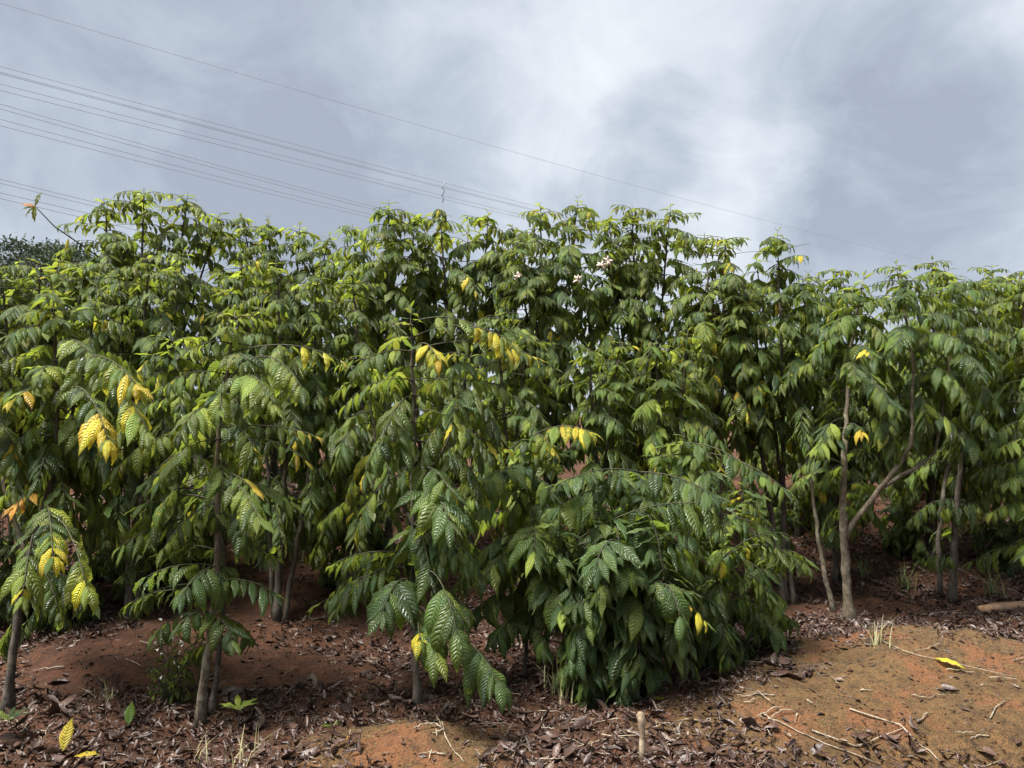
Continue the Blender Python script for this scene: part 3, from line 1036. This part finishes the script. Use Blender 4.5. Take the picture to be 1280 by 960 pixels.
def build_back():
    # mid layer behind the front trees on the left
    back_tree(30, 4.7, [(25, 328, 0), (-30, 335, .1), (75, 328, .2), (110, 335, .1), (0, 335, -.2), (50, 330, -.2)], 'coffee tree crowded behind the leaning tree below the distant crown', GF, FRONT, size=.15)
    back_tree(170, 4.8, [(185, 325, 0), (150, 345, .2), (230, 320, .3)], 'leafy coffee tree filling the space between the leaning and the twin trunked trees', GF, FRONT, size=.15, low=.3)
    back_tree(350, 4.9, [(345, 330, 0), (300, 335, .2), (395, 345, .2)], 'leafy coffee tree standing over the bare soil slope behind the twin trunks', GF, FRONT, size=.15, low=.3)
    t = back_tree(440, 5.1, [(440, 345, 0), (420, 380, .2)], 'coffee tree half hidden behind the straight dark trunked tree', GF, FRONT, size=.15, low=.28)
    back_tree(640, 5.0, [(620, 395, 0), (660, 420, .2)], 'low crowned coffee tree behind the comb leaved sapling', GF, BACK, size=.15, low=.2)
    back_tree(750, 5.1, [(735, 440, 0), (775, 430, .3)], 'low coffee tree directly behind the dense dark bush', GF, DARKM, size=.15, low=.15)
    back_tree(830, 5.2, [(820, 430, 0), (860, 420, .2)], 'coffee tree with a backlit glow coloured lime into its leaves behind the leaning bushy tree', GF, {MID: .15, LIME: .68, OLIVE: .11, MOTT: .06}, size=.15, low=.2)  # backlight painted in: mostly lime leaves stand for the glow
    # second row
    t = back_tree(180, 5.9, [(180, 244, 0), (130, 256, .1), (235, 250, .1), (275, 275, .3)], 'tallest round crowned coffee tree with a bare twig jutting out sideways', R=.5)
    # jutting twig with a few old leaves
    t.tw.add([t.stems[1][0][-9], pix(100, 305, 5.8), pix(68, 283, 5.7), pix(44, 258, 5.65)], [.007, .006, .005, .004], 5)
    e = pix(44, 258, 5.65)
    for dx, dy, c in ((-1, .35, ORA), (-1, -.05, OLIVE), (-.8, -.6, MOTT), (-.1, -.9, MOTT), (.2, .7, OLIVE)):
        t.leaf(e, np.array([dx, -.2, dy]), UP + np.array([0, -1.0, 0]), .13, c, 1)
    t.leaf(pix(92, 290, 5.75), np.array([-1, 0, .1]), UP - np.array([0, .8, 0]), .12, OLIVE, 0)
    t.leaf(pix(86, 298, 5.75), np.array([-.3, 0, -1]), np.array([0, -1., .2]), .12, MOTT, 0)
    back_tree(340, 6.1, [(335, 283, 0), (375, 292, .1), (300, 275, .2), (412, 305, .2)], 'coffee tree with small upright tip shoots next to the tallest round crown')
    back_tree(485, 5.7, [(486, 260, 0), (440, 290, .2), (520, 275, .2)], 'coffee tree with a dark bare stem under its narrow umbrella crown', low=.62, R=.42)
    back_tree(585, 5.9, [(548, 270, 0), (610, 275, .1), (585, 290, .3)], 'thin crowned coffee tree with sky showing below its crown under the cable spacer', low=.66, R=.42, dead=.8)
    t = back_tree(690, 5.9, [(675, 263, 0), (722, 258, .1), (640, 290, .2)], 'coffee tree with withered pale blossoms among blue green leaves', low=.55)
    for (x, y, dd) in ((700, 335, -.35), (655, 345, -.35), (740, 345, -.3), (710, 370, -.4)):
        t.hero(pix(x, y, 5.9 + dd), 6, .16, {DEEP: 1}, rise=.2, hang=.6)
    for (x, y) in ((648, 346), (760, 326), (722, 350), (752, 332)):
        t.flowers.append(pix(x, y, 5.45))
    back_tree(800, 6.0, [(790, 266, 0), (838, 264, .1), (760, 280, .2)], 'coffee tree of long hanging leaves beside the one with pale blossoms', low=.45)
    b = gpix(906, 735)
    t = back_tree(906, 5.7, [(906, 305, 0), (880, 300, .15)], 'open coffee tree with a slender pale trunk and many bare twigs', low=.52, mat='bark', dead=1.0, keep=.7, mix={MID: .2, LIME: .46, OLIVE: .26, MOTT: .06, YEL: .02}, R=.5)  # extra lime leaves put the backlit glow into the leaf colour
    back_tree(975, 5.8, [(972, 300, 0), (945, 330, .2)], 'narrow coffee tree with a tall leading shoot beside the slender pale trunk', low=.5, R=.4)
    back_tree(1040, 6.4, [(1045, 345, 0), (1010, 352, .2)], 'coffee tree showing over the fork of the pale trunked tree', low=.3)
    back_tree(1160, 6.6, [(1165, 335, 0), (1120, 340, .2)], 'coffee tree rising behind the thick slanting limb', low=.3)
    back_tree(1270, 6.5, [(1290, 345, 0), (1240, 340, .2)], 'coffee tree behind the pale hanging sprays beyond the two dark trunks', low=.3)
    # far rows, only glimpsed between the near ones
    k = 0
    for d, xs, y0 in ((7.4, np.arange(-60, 1400, 118), 405), (8.8, np.arange(-20, 1340, 112), 420), (10.4, np.arange(660, 1110, 105), 425)):
        for x in xs:
            xx = x + rng.uniform(-25, 25)
            back_tree(xx, d + rng.uniform(-.3, .3), [(xx + rng.uniform(-25, 25), y0 + rng.uniform(-15, 30), 0), (xx + rng.uniform(-60, 60), y0 + rng.uniform(0, 40), .2)],
                      'low coffee tree of a far row glimpsed between the nearer trunks', GR, DARKM if k % 4 == 0 else {MID: .5, LIME: .28, OLIVE: .17, DEEP: .05}, R=.6, low=.12, size=.17, dead=.2, keep=.68, knots=0, top_mix=None)  # lighter mix of the far rows paints backlight into their leaves
            k += 1


def build_understory():
    for (x, y, h, lab) in ((185, 760, .75, 'broad leaved shrub growing on the soil bank behind the twin trunks'),
                           (90, 775, .6, 'broad leaved shrub growing at the top of the bare soil bank'),
                           (430, 735, .6, 'broad leaved shrub on the slope beside the straight dark trunk'),
                           (330, 690, .6, 'broad leaved shrub at the head of the bare soil slope'),
                           (240, 700, .75, 'broad leaved shrub hugging the twin trunks from behind'),
                           (20, 770, .7, 'broad leaved shrub growing behind the leaning trunk'),
                           (140, 715, .7, 'broad leaved shrub high up behind the soil bank'),
                           (460, 690, .6, 'broad leaved shrub high on the slope behind the straight dark trunk'),
                           (1130, 690, .5, 'broad leaved shrub in the shade behind the slanting limb'),
                           (960, 700, .6, 'broad leaved shrub in the shade left of the forked trunk'),
                           (1250, 705, .5, 'broad leaved shrub in the shade behind the split log')):
        b = gpix(x, y)
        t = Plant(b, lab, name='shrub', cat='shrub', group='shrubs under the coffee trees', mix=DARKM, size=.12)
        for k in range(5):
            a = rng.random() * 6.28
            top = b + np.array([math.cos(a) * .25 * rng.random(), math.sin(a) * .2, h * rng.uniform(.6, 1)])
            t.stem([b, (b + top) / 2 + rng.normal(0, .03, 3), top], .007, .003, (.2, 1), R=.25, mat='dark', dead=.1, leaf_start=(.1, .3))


build_front()
build_back()
build_understory()

# seedlings


def seedling(x, y, h, n, size, mix, label, lift=.4):
    b = gpix(x, y)
    t = Plant(b, label, name='seedling', cat='seedling', mix=mix, size=size)
    t.stem([b, b + np.array([.005, 0, h * .5]), b + np.array([0, 0, h])], .003, .002, (.9, 1), R=.02, keep=0, dead=0, mat='twig', top=False)
    for k in range(n):
        a = k * 6.28 / n + rng.normal(0, .15)
        t.leaf(b + UP * h, np.array([math.cos(a), math.sin(a), lift + rng.normal(0, .12)]), UP, size * rng.uniform(.85, 1.1), None, 11 if k % 2 else 0)


seedling(298, 912, .10, 6, .11, {LIME: 1}, 'small pale green seedling with a star of leaves beside the twin trunks')
seedling(12, 925, .10, 6, .10, {MID: .7, DEEP: .3}, 'green seedling at the foot of the leaning tree')
seedling(505, 872, .07, 4, .04, {LIME: 1}, 'tiny two leaved sprout by the dark trunk foot')
seedling(462, 868, .07, 3, .035, {MID: 1}, 'tiny thin sprout in the dark litter')

# fine leaved weed
b = gpix(222, 880)
t = Plant(b, 'fine leaved weed with tiny white flowers growing against the twin trunks', name='weed', cat='weed', mix={MID: .5, LIME: .5}, size=.04)
for k in range(11):
    a = rng.random() * 6.28
    top = b + np.array([math.cos(a) * .16, math.sin(a) * .12, rng.uniform(.18, .42)])
    t.stem([b, (b + top) / 2 + rng.normal(0, .02, 3), top], .0025, .0012, (.2, 1), R=.07, internode=.04, mat='twig', dead=0, leaf_start=(.1, .2))
t.white = [b + np.array([rng.normal(0, .11), rng.normal(0, .08), rng.uniform(.15, .45)]) for _ in range(26)] + [gpix(355, 745) + np.array([rng.normal(0, .03), -.4, .25 + rng.normal(0, .03)]) for _ in range(0)]

# ------------------------------------------------------------------ visibility: which leaves show largest


def finish_plants():
    Vl = [v for v, _ in LOV]
    allp, own = [], []
    data = []
    for s in Plant.all:
        n = len(s.p)
        p, R, sc = np.array(s.p), np.array(s.R), np.array(s.sc)
        B = np.stack([Vl[k] for k in s.sh])                      # n, m, 3
        Wd = np.einsum('nij,nmj->nmi', R, B * sc[:, None, None]) + p[:, None, :]
        data.append(Wd)
    cat = np.concatenate([w.reshape(-1, 3) for w in data])
    x, y, f = proj(cat)
    q = 4.0
    gx, gy = (x / q).astype(int), (y / q).astype(int)
    ok = (x >= 0) & (y >= 0) & (x < W0) & (y < H0)
    zb = np.full((int(H0 / q), int(W0 / q)), 1e9)
    np.minimum.at(zb, (gy[ok], gx[ok]), f[ok])
    vis = np.zeros(len(f), bool)
    vis[ok] = f[ok] < zb[gy[ok], gx[ok]] + .03
    off = 0
    nobj = 0
    for s, Wd in zip(Plant.all, data):
        n, m, _ = Wd.shape
        v = vis[off * m:(off + n) * m].reshape(n, m).sum(1)
        fx = f[off * m:(off + n) * m].reshape(n, m).mean(1)
        off += n
        score = v * (np.array(s.sc) / fx) ** 2
        order = np.argsort(-score)
        pick = [i for i in order[:s.max_obj] if v[i] >= 2]
        rest = np.ones(n, bool)
        rest[pick] = False
        root = obj(s.name, None, loc=s.base)
        root.empty_display_size = .1
        tag(root, s.label, s.cat, s.group)
        first = True
        for P, rad, mat in s.stems:
            tb = Tubes()
            tb.add(P, rad, 8, .22)
            obj('trunk' if first else 'stem', tb.mesh('trunk' if first else 'stem', {'bark': BARK, 'dark': BARK_DARK, 'twig': TWIG}[mat], s.base), root)
            first = False
        if s.tw.V:
            tag(obj('twigs', s.tw.mesh('twigs', TWIG, s.base), root), kind='stuff')
        if s.knots.V:
            tag(obj('berry_clusters', s.knots.mesh('berry_clusters', BARK_DARK, s.base), root), kind='stuff')
        bl = Vector(s.base)
        for i in pick:
            o = bpy.data.objects.new('leaf', leaf_mesh(s.sh[i], s.co[i]))
            COL.objects.link(o)
            o.parent = root
            M = Matrix(s.R[i].tolist()) * s.sc[i]
            o.matrix_basis = Matrix.Translation(Vector(s.p[i]) - bl) @ M.to_4x4()
            nobj += 1
        k = int(rest.sum())
        if k:
            Wr = Wd[rest].reshape(-1, 3) - s.base
            nt = len(TOPO_LO)
            loops = (TOPO_LO.ravel()[None, :] + (np.arange(k) * m)[:, None]).ravel()
            uv = np.tile(LOV[0][1][TOPO_LO.ravel()], (k, 1))
            mi = np.repeat(np.array(s.co)[rest], nt)
            tag(obj('foliage', mk_mesh('foliage', Wr, loops, np.full(k * nt, 4), LEAF_MATS, uv=uv, mat_idx=mi), root), kind='stuff')
        for nm, mt, pts, rr in (('withered_blossom', FLOWER, s.flowers, .022), ('white_flower', WHITE_FLOWER, getattr(s, 'white', []), .006)):
            for c in pts:
                tb = Tubes()
                for _ in range(9 if rr > .01 else 5):
                    a = norm(rng.normal(0, 1, 3))
                    tb.add([c, c + a * rr, c + a * rr * 1.8], [rr * .25, rr * .4, rr * .1], 4)
                obj(nm, tb.mesh(nm, mt, s.base), root)
    print('plants', len(Plant.all), 'leaves', off, 'leaf objects', nobj)


finish_plants()

# ------------------------------------------------------------------ litter


def build_litter():
    def shape(seed):
        r = np.random.default_rng(seed)
        rows, ac = 4, 3
        us, vs = np.linspace(0, 1, rows), np.linspace(-1, 1, ac)
        curl, bend, w = r.uniform(.5, 2.4), r.uniform(-.9, 1.8), r.uniform(.09, .26)
        V = []
        for u in us:
            pw = max(.03, math.sin(math.pi * u ** .9)) * w
            a = bend * u
            for v in vs:
                th = v * curl
                x = math.sin(th) / max(curl, .3) * pw * 1.3
                z = (1 - math.cos(th)) / max(curl, .3) * pw * 1.3 + .03 * r.normal()
                V.append((x, (u - .5) * math.cos(a * .6), z + bend * .22 * (u - .5) ** 2 * 2 - .05))
        return np.array(V)
    idx = np.arange(12).reshape(4, 3)
    topo = np.stack([idx[:-1, :-1], idx[:-1, 1:], idx[1:, 1:], idx[1:, :-1]], -1).reshape(-1, 4)
    shapes = [shape(200 + k) for k in range(12)]
    meshes = [mk_mesh('dead_leaf', v, topo.ravel(), np.full(len(topo), 4), [LITTER]) for v in shapes]
    n = 125000
    # more leaves close to the camera row, fewer up the slope
    x = rng.uniform(-5.0, 5.6, n)
    y = 2.5 + 5.5 * rng.random(n) ** 1.25
    bb = bare(x, y)
    dens = np.where(bb < .42, 1.0, np.where(bb < .6, .30, .05))
    keep = rng.random(n) < dens
    x, y = x[keep], y[keep]
    px, py, f = proj(np.stack([x, y, G(x, y)], 1))
    ok = (px > -150) & (px < 1430) & (py < 1050)
    x, y, f, px, py = x[ok], y[ok], f[ok], px[ok], py[ok]
    n = len(x)
    sc = .018 + .045 * rng.random(n) ** 1.9 * (1 + .5 * (rng.random(n) < .12))
    bq = bare(x, y)
    z = G(x, y) + np.where(bq < .42, rng.uniform(.002, .03, n), .004)
    yaw, tx, ty = rng.random(n) * 6.28, rng.normal(0, .5, n) * np.where(bq < .42, 1, .3), rng.normal(0, .5, n) * np.where(bq < .42, 1, .3)
    flip = rng.random(n) < .4
    ty = ty + np.where(flip, math.pi, 0)
    ca, sa, cx, sx, cy, sy = np.cos(yaw), np.sin(yaw), np.cos(tx), np.sin(tx), np.cos(ty), np.sin(ty)
    Rz = np.zeros((n, 3, 3)); Rz[:, 0, 0] = ca; Rz[:, 0, 1] = -sa; Rz[:, 1, 0] = sa; Rz[:, 1, 1] = ca; Rz[:, 2, 2] = 1
    Rx = np.zeros((n, 3, 3)); Rx[:, 0, 0] = 1; Rx[:, 1, 1] = cx; Rx[:, 1, 2] = -sx; Rx[:, 2, 1] = sx; Rx[:, 2, 2] = cx
    Ry = np.zeros((n, 3, 3)); Ry[:, 0, 0] = cy; Ry[:, 0, 2] = sy; Ry[:, 2, 0] = -sy; Ry[:, 2, 2] = cy; Ry[:, 1, 1] = 1
    R = Rz @ Rx @ Ry
    sh = rng.integers(0, 12, n)
    infr = (px > 5) & (px < 1275) & (py < 955) & (py > 600)
    score = np.where(infr, sc / f + (z - G(x, y)) * .1, 0)
    order = np.argsort(-score)[:300]
    rest = np.ones(n, bool)
    rest[order] = False
    sc[order] *= 1.4
    for i in order:
        o = bpy.data.objects.new('dead_leaf', meshes[sh[i]])
        COL.objects.link(o)
        o.matrix_basis = Matrix.Translation((x[i], y[i], z[i] + (.008 if bq[i] < .42 else .0))) @ (Matrix(R[i].tolist()) * sc[i]).to_4x4()
        tag(o, 'large curled brown dead leaf lying on top of the leaf litter', 'dead leaf', 'large dead leaves on the litter')
    B = np.stack(shapes)[sh[rest]] * sc[rest][:, None, None]
    Wd = np.einsum('nij,nmj->nmi', R[rest], B) + np.stack([x, y, z], 1)[rest][:, None, :]
    k = int(rest.sum())
    loops = (topo.ravel()[None, :] + (np.arange(k) * 12)[:, None]).ravel()
    o = obj('leaf_litter', mk_mesh('leaf_litter', Wd.reshape(-1, 3), loops, np.full(k * len(topo), 4), [LITTER]))
    tag(o, 'dark brown carpet of dead leaves under the coffee trees', 'leaf litter', kind='stuff')
    # fine straw and crumbs on the bare mounds
    n = 42000
    x, y = rng.uniform(-1.2, 4.2, n), rng.uniform(2.6, 5.2, n)
    keep = (bare(x, y) > .45) & ((x > .6) | (y < 3.7))
    x, y = x[keep], y[keep]
    n = len(x)
    a, ln, el = rng.normal(-1.6, 1.1, n), rng.uniform(.006, .034, n), rng.uniform(-.1, .7, n)
    p = np.stack([x, y, G(x, y) + .001], 1)
    d = np.stack([np.cos(a) * np.cos(el), np.sin(a) * np.cos(el), np.sin(el)], 1) * ln[:, None]
    w = np.stack([-np.sin(a), np.cos(a), 0 * a], 1) * .0011
    up = np.array([0, 0, .0016])
    V = np.stack([p - w, p + w, p + up, p + d], 1).reshape(-1, 3)
    base = (np.arange(n) * 4)[:, None]
    loops = (base + np.array([0, 1, 3, 1, 2, 3, 2, 0, 3])[None, :]).ravel()
    o = obj('straw_crumbs', mk_mesh('straw_crumbs', V, loops, np.full(n * 3, 3), [litter_material('dry_straw', [(.10, .06, .03), (.20, .14, .07), (.30, .23, .12), (.13, .11, .045), (.11, .10, .04)])], smooth=False))
    # earth crumbs
    n = 9000
    xc, yc = rng.uniform(-3.4, 4.2, n), rng.uniform(2.6, 5.6, n)
    kp = bare(xc, yc) > .4
    xc, yc = xc[kp], yc[kp]
    n = len(xc)
    sz = rng.uniform(.002, .008, n) * (1 + (rng.random(n) < .05))
    oct_ = np.array([(1, 0, 0), (0, 1, 0), (-1, 0, 0), (0, -1, 0), (0, 0, .8), (0, 0, -.8)], float)
    Vc = oct_[None] * sz[:, None, None] * rng.uniform(.6, 1.3, (n, 6, 1)) + np.stack([xc, yc, G(xc, yc) + sz * .3], 1)[:, None, :]
    tri = np.array([0, 1, 4, 1, 2, 4, 2, 3, 4, 3, 0, 4, 1, 0, 5, 2, 1, 5, 3, 2, 5, 0, 3, 5])
    lp = (tri[None, :] + (np.arange(n) * 6)[:, None]).ravel()
    oc = obj('soil_crumbs', mk_mesh('soil_crumbs', Vc.reshape(-1, 3), lp, np.full(n * 8, 3), [SOIL], smooth=False, attr=('moss', np.zeros(n * 6))))
    tag(oc, 'small crumbs of reddish earth lying on the bare soil', 'soil', kind='stuff')
    tag(o, 'fine dry straw and moss scattered over the bare earth mounds', 'straw', kind='stuff')


build_litter()


# ------------------------------------------------------------------ sticks, stake, log, fallen leaves
def stick(px_pts, r, mat, label, name='dry_twig', cat='twig', group=None, lift=.008, wob=.006, sides=6):
    P = []
    a = [gpix(x, y) for x, y in px_pts]
    for i in range(len(a) - 1):
        for t in np.linspace(0, 1, 5)[:-1]:
            P.append(a[i] * (1 - t) + a[i + 1] * t)
    P.append(a[-1])
    P = np.array(P)
    P[:, 2] = np.maximum(P[:, 2], G(P[:, 0], P[:, 1])) + lift
    P[1:-1] += rng.normal(0, wob, (len(P) - 2, 3))
    c = P.mean(0)
    c[2] = P[:, 2].min()
    tb = Tubes()
    tb.add(P, np.linspace(r, r * .6, len(P)), sides, .15)
    return tag(obj(name, tb.mesh(name, mat, c), loc=c), label, cat, group)


GT = 'dry twigs lying on the litter'
for pts, r, lab in (
        ([(1015, 915), (1070, 935), (1130, 912)], .006, 'pale bent twig on the edge of the bare mound'),
        ([(1062, 888), (1125, 908), (1145, 928), (1180, 958)], .007, 'long pale forked twig running down the mound face'),
        ([(960, 900), (1010, 922), (1100, 958)], .006, 'long straight straw coloured stalk beside the bare mound'),
        ([(615, 945), (642, 905)], .005, 'short pale twig leaning below the glossy leaf sprays'),
        ([(640, 950), (660, 922)], .005, 'short thick pale twig beside the leaning twig'),
        ([(655, 940), (675, 925)], .004, 'short pale twig next to the thick one'),
        ([(690, 945), (740, 930), (790, 927)], .004, 'thin crooked twig reaching towards the upright stake'),
        ([(550, 905), (560, 930), (580, 955)], .005, 'reddish brown twig across the small earth mound'),
        ([(905, 830), (960, 828), (990, 826)], .005, 'grey stick lying along the litter edge behind the mound'),
        ([(930, 808), (985, 785)], .005, 'slanting grey twig in the litter by the pale trunk'),
        ([(1150, 770), (1205, 764)], .006, 'pale curved stick in the litter in front of the two trunks'),
        ([(1258, 780), (1285, 762)], .007, 'pale stick leaning on the split log'),
        ([(1238, 900), (1256, 878)], .006, 'short white twig on the right flank of the mound'),
        ([(1070, 798), (1150, 822), (1270, 848)], .004, 'long thin stalk trailing across the mound top'),
        ([(212, 955), (232, 935)], .004, 'short pale twig in the litter below the twin trunks'),
        ([(165, 752), (205, 757)], .008, 'brown stick lying on the soil bank'),
        ([(860, 850), (925, 822)], .004, 'thin dark twig under the bushy leaning tree'),
        ([(840, 905), (905, 905)], .004, 'thin pale twig right of the upright stake')):
    stick(pts, r * .62, STRAW, lab, group=GT, wob=.0025)
for k in range(130):
    x, y = rng.uniform(0, 1280), rng.uniform(800, 958)
    if k > 70:
        x, y = rng.uniform(540, 1010), rng.uniform(870, 958)
    if y < 860 and x < 420 and rng.random() < .5:
        continue
    a, ln = rng.random() * 3.14, rng.uniform(14, 46)
    stick([(x, y), (x + math.cos(a) * ln * .5, y + math.sin(a) * ln * .16 + rng.normal(0, 2)), (x + math.cos(a) * ln, y + math.sin(a) * ln * .35)], rng.uniform(.0016, .0036), STRAW,
          'thin broken straw coloured twig scattered in the leaf litter', group='small broken twigs in the litter', lift=rng.uniform(.008, .022), wob=.002)

# upright stake
b = gpix(803, 952)
tb = Tubes()
tb.add([b - UP * .03, b + UP * .06, b + UP * .12, b + np.array([-.004, 0, .165]), b + np.array([-.006, 0, .19]), b + np.array([-.006, 0, .205])], [.014, .0135, .012, .015, .0165, .009], 9, .4)
tag(obj('stake', tb.mesh('stake', STAKE, b), loc=b), 'short peeled pale stake standing upright in the leaf litter', 'stake')
# split log
a0, a1 = gpix(1225, 768), gpix(1300, 764)
tb = Tubes()
tb.add([a0 + UP * .035, a0 * .7 + a1 * .3 + UP * .045, a0 * .4 + a1 * .6 + UP * .04, a1 + UP * .045], [.026, .038, .04, .042], 8, .35)
tag(obj('split_log', tb.mesh('split_log', LOGM, a0), loc=a0), 'reddish split log lying at the foot of the right hand trees', 'log')


def fallen(x, y, size, colour, yaw, label, tilt=.15, shape=1, group=None):
    p = gpix(x, y) + UP * (.03 if tilt > .8 else .014)
    o = bpy.data.objects.new('fallen_leaf', leaf_mesh(shape, colour))
    COL.objects.link(o)
    o.matrix_basis = Matrix.Translation(p) @ Matrix.Rotation(yaw, 4, 'Z') @ Matrix.Rotation(tilt, 4, 'X') @ Matrix.Scale(size, 4)
    tag(o, label, 'fallen leaf', group)


fallen(1168, 826, .15, YEL, -2.2, 'bright yellow fallen leaf on top of the bare mound', .12)
fallen(78, 948, .15, YEL, .2, 'upright yellow fallen leaf at the edge of the bare soil bank', 1.1)
fallen(92, 950, .12, YEL, -1.4, 'flat yellow fallen leaf under the upright yellow one', .3)
fallen(160, 915, .13, MOTT, .3, 'faded yellow leaf standing on the bare soil bank', 1.0)
fallen(400, 912, .13, MOTT, -1.3, 'greenish yellow fallen leaf in the dark litter right of the seedling', .3)
fallen(815, 878, .09, MOTT, -1.3, 'small faded yellow leaf in the litter behind the stake', .3)
fallen(428, 930, .08, ORA, -1.0, 'small orange brown leaf at the rim of the small earth mound', .3)


# grass
def grass(x, y, n, h, label, mat, spread=.03):
    b = gpix(x, y)
    V, Lp, T = [], [], []
    for k in range(n):
        a, hh = rng.random() * 6.28, h * rng.uniform(.5, 1.1)
        lean = rng.uniform(.1, .9)
        w = rng.uniform(.0022, .0045)
        p = np.array([rng.normal(0, spread), rng.normal(0, spread), 0])
        p[2] = float(G(b[0] + p[0], b[1] + p[1])) - b[2]
        side = np.array([-math.sin(a), math.cos(a), 0]) * w
        o = np.array([math.cos(a), math.sin(a), 0])
        n0 = len(V)
        for i, t in enumerate((0, .35, .7, 1)):
            c = p + o * lean * hh * t ** 1.8 + UP * hh * (t - .35 * lean * t * t)
            ww = side * (1 - t) + side * .08
            V += [c - ww, c + ww]
        for i in range(3):
            Lp += [n0 + 2 * i, n0 + 2 * i + 1, n0 + 2 * i + 3, n0 + 2 * i + 2]
            T.append(4)
    tag(obj('grass_tuft', mk_mesh('grass_tuft', np.array(V), Lp, T, [mat]), loc=b), label, 'grass', 'grass tufts')


GRASS = plain('grass_blade', (.13, .16, .05), .6, .4)
DRYG = plain('dry_grass_blade', (.24, .22, .11), .7, .4)
grass(1095, 805, 22, .18, 'dry grass tuft on the mound in front of the forked tree', DRYG)
grass(700, 868, 26, .30, 'tall dry grass stems in the shade of the dense dark bush', DRYG, .03)
grass(1240, 745, 40, .30, 'green grass tuft beside the split log', GRASS, .03)
grass(1130, 735, 36, .25, 'grass tuft between the forked tree and the two dark trunks', GRASS, .03)
grass(1080, 720, 24, .25, 'grass tuft behind the pale forked trunk', GRASS, .03)
grass(300, 958, 12, .16, 'thin pale grass blades in the litter below the seedling', DRYG, .03)
grass(245, 955, 8, .14, 'few thin grass blades below the twin trunks', DRYG, .03)
grass(370, 700, 26, .35, 'grass tuft high on the bare soil slope', GRASS, .03)
grass(130, 880, 14, .12, 'thin dry grass on the bare soil bank', DRYG, .03)


# ------------------------------------------------------------------ distant tree
def far_tree():
    d = 46.0
    cx = pix(45, 330, d)
    b = np.array([cx[0], d, float(G(cx[0], d))])
    root = tag(obj('distant_tree', None, loc=b), 'dark dome shaped crown of a distant tree behind the coffee trees', 'tree')
    H = pix(45, 297, d)[2] - b[2]
    tb = Tubes()
    tb.add([b - UP * .3, b + UP * H * .3, b + np.array([.3, 0, H * .55]), b + np.array([.2, 0, H * .8])], [.5, .38, .28, .1], 9, .15)
    obj('trunk', tb.mesh('trunk', BARK_DARK, b), root)
    for k in range(9):
        a = k * .7
        tb = Tubes()
        tb.add([b + UP * H * .55, b + np.array([math.cos(a) * 1.4, math.sin(a) * 1.4, H * .72]), b + np.array([math.cos(a) * 2.7, math.sin(a) * 2.7, H * .84])], [.16, .11, .05], 6)
        obj('limb', tb.mesh('limb', BARK_DARK, b), root)
    n = 16000
    cl = []
    while len(cl) < 110:
        q = rng.uniform(-1, 1, 3)
        r = np.linalg.norm(q)
        if r < 1 and r > .45:
            cl.append(q * np.array([3.6, 3.6, 2.3]) + np.array([0, 0, H - 2.6]))
    cl = np.array(cl)
    c = cl[rng.integers(0, len(cl), n)] + rng.normal(0, .32, (n, 3)) * np.array([1.3, 1.3, .6])
    e1 = rng.normal(0, 1, (n, 3))
    e1 /= np.linalg.norm(e1, axis=1)[:, None]
    e2 = np.cross(e1, rng.normal(0, 1, (n, 3)))
    e2 /= np.linalg.norm(e2, axis=1)[:, None]
    s = rng.uniform(.09, .17, n)[:, None]
    V = np.stack([c - e1 * s, c + e2 * s * .4, c + e1 * s, c - e2 * s * .4], 1).reshape(-1, 3)
    loops = np.arange(n * 4)
    uv = np.tile(np.array([[0, .5], [.5, 1], [1, .5], [.5, 0]]), (n, 1))
    o = obj('crown', mk_mesh('crown', V, loops, np.full(n, 4), [leaf_material('far_leaf', (.020, .040, .020), (.030, .052, .024), (.03, .05, .03), (.03, .05, .03), (.06, .09, .03), .2, .6)], uv=uv), root)
    tag(o, kind='stuff')


far_tree()


# ------------------------------------------------------------------ overhead cables
def cable(x0, y0, x1, y1, d0, label, group, r=.0092, ext=(-.35, 1.3), sag=.0):
    z0 = pix(x0, y0, d0)[2] - CAMZ
    r1 = ray(x1, y1)
    d1 = z0 / (r1[2] / r1[1])
    p0, p1 = pix(x0, y0, d0), pix(x1, y1, d1)
    t = np.linspace(ext[0], ext[1], 40)
    P = p0 + (p1 - p0) * t[:, None]
    P[:, 2] += sag * (t * (t - 1))
    tb = Tubes()
    c = P[0].copy()
    tb.add(P, r, 5)
    tag(obj('overhead_cable', tb.mesh('overhead_cable', WIRE, c), loc=c), label, 'cable', group)
    return p0, p1, sag


cable(0, 4, 1130, 319, 30, 'single thin overhead cable highest above the trees', None, r=.008, ext=(-.1, 1.05), sag=1.6)
A = [cable(0, y0, 560, y1, 28, 'overhead cable of the upper bundle carrying the small spacer', 'cables of the upper bundle', sag=.12, ext=(-.35, 2.4)) for y0, y1 in ((83, 230), (90, 235), (92, 236.5), (105, 246), (113, 250.5))]
for y0, y1 in ((130, 246), (136, 250), (149, 257.5), (157, 262)):
    cable(0, y0, 420, y1, 28, 'overhead cable of the middle bundle running down behind the crowns', 'cables of the middle bundle', sag=.2, ext=(-.35, 1.8))
for y0, y1 in ((224, 246), (229, 251), (241, 262), (248, 269)):
    cable(0, y0, 90, y1, 28, 'overhead cable of the lowest bundle beside the distant dark crown', 'cables of the lowest bundle', sag=0, ext=(-2, 8), r=.010)
dsp = A[0][1][1]
tb = Tubes()
q = [pix(556, 227, dsp), pix(553, 236, dsp), pix(556, 238, dsp), pix(552, 246, dsp), pix(555, 247, dsp), pix(553, 253, dsp)]
tb.add(q, .03, 5)
tag(obj('cable_spacer', tb.mesh('cable_spacer', WIRE, q[0]), loc=q[0]), 'small zigzag spacer clamped across the upper bundle of cables', 'spacer')
print('objects', len(bpy.data.objects), 'tris', sum(len(m.loops) - 2 * len(m.polygons) for m in bpy.data.meshes))
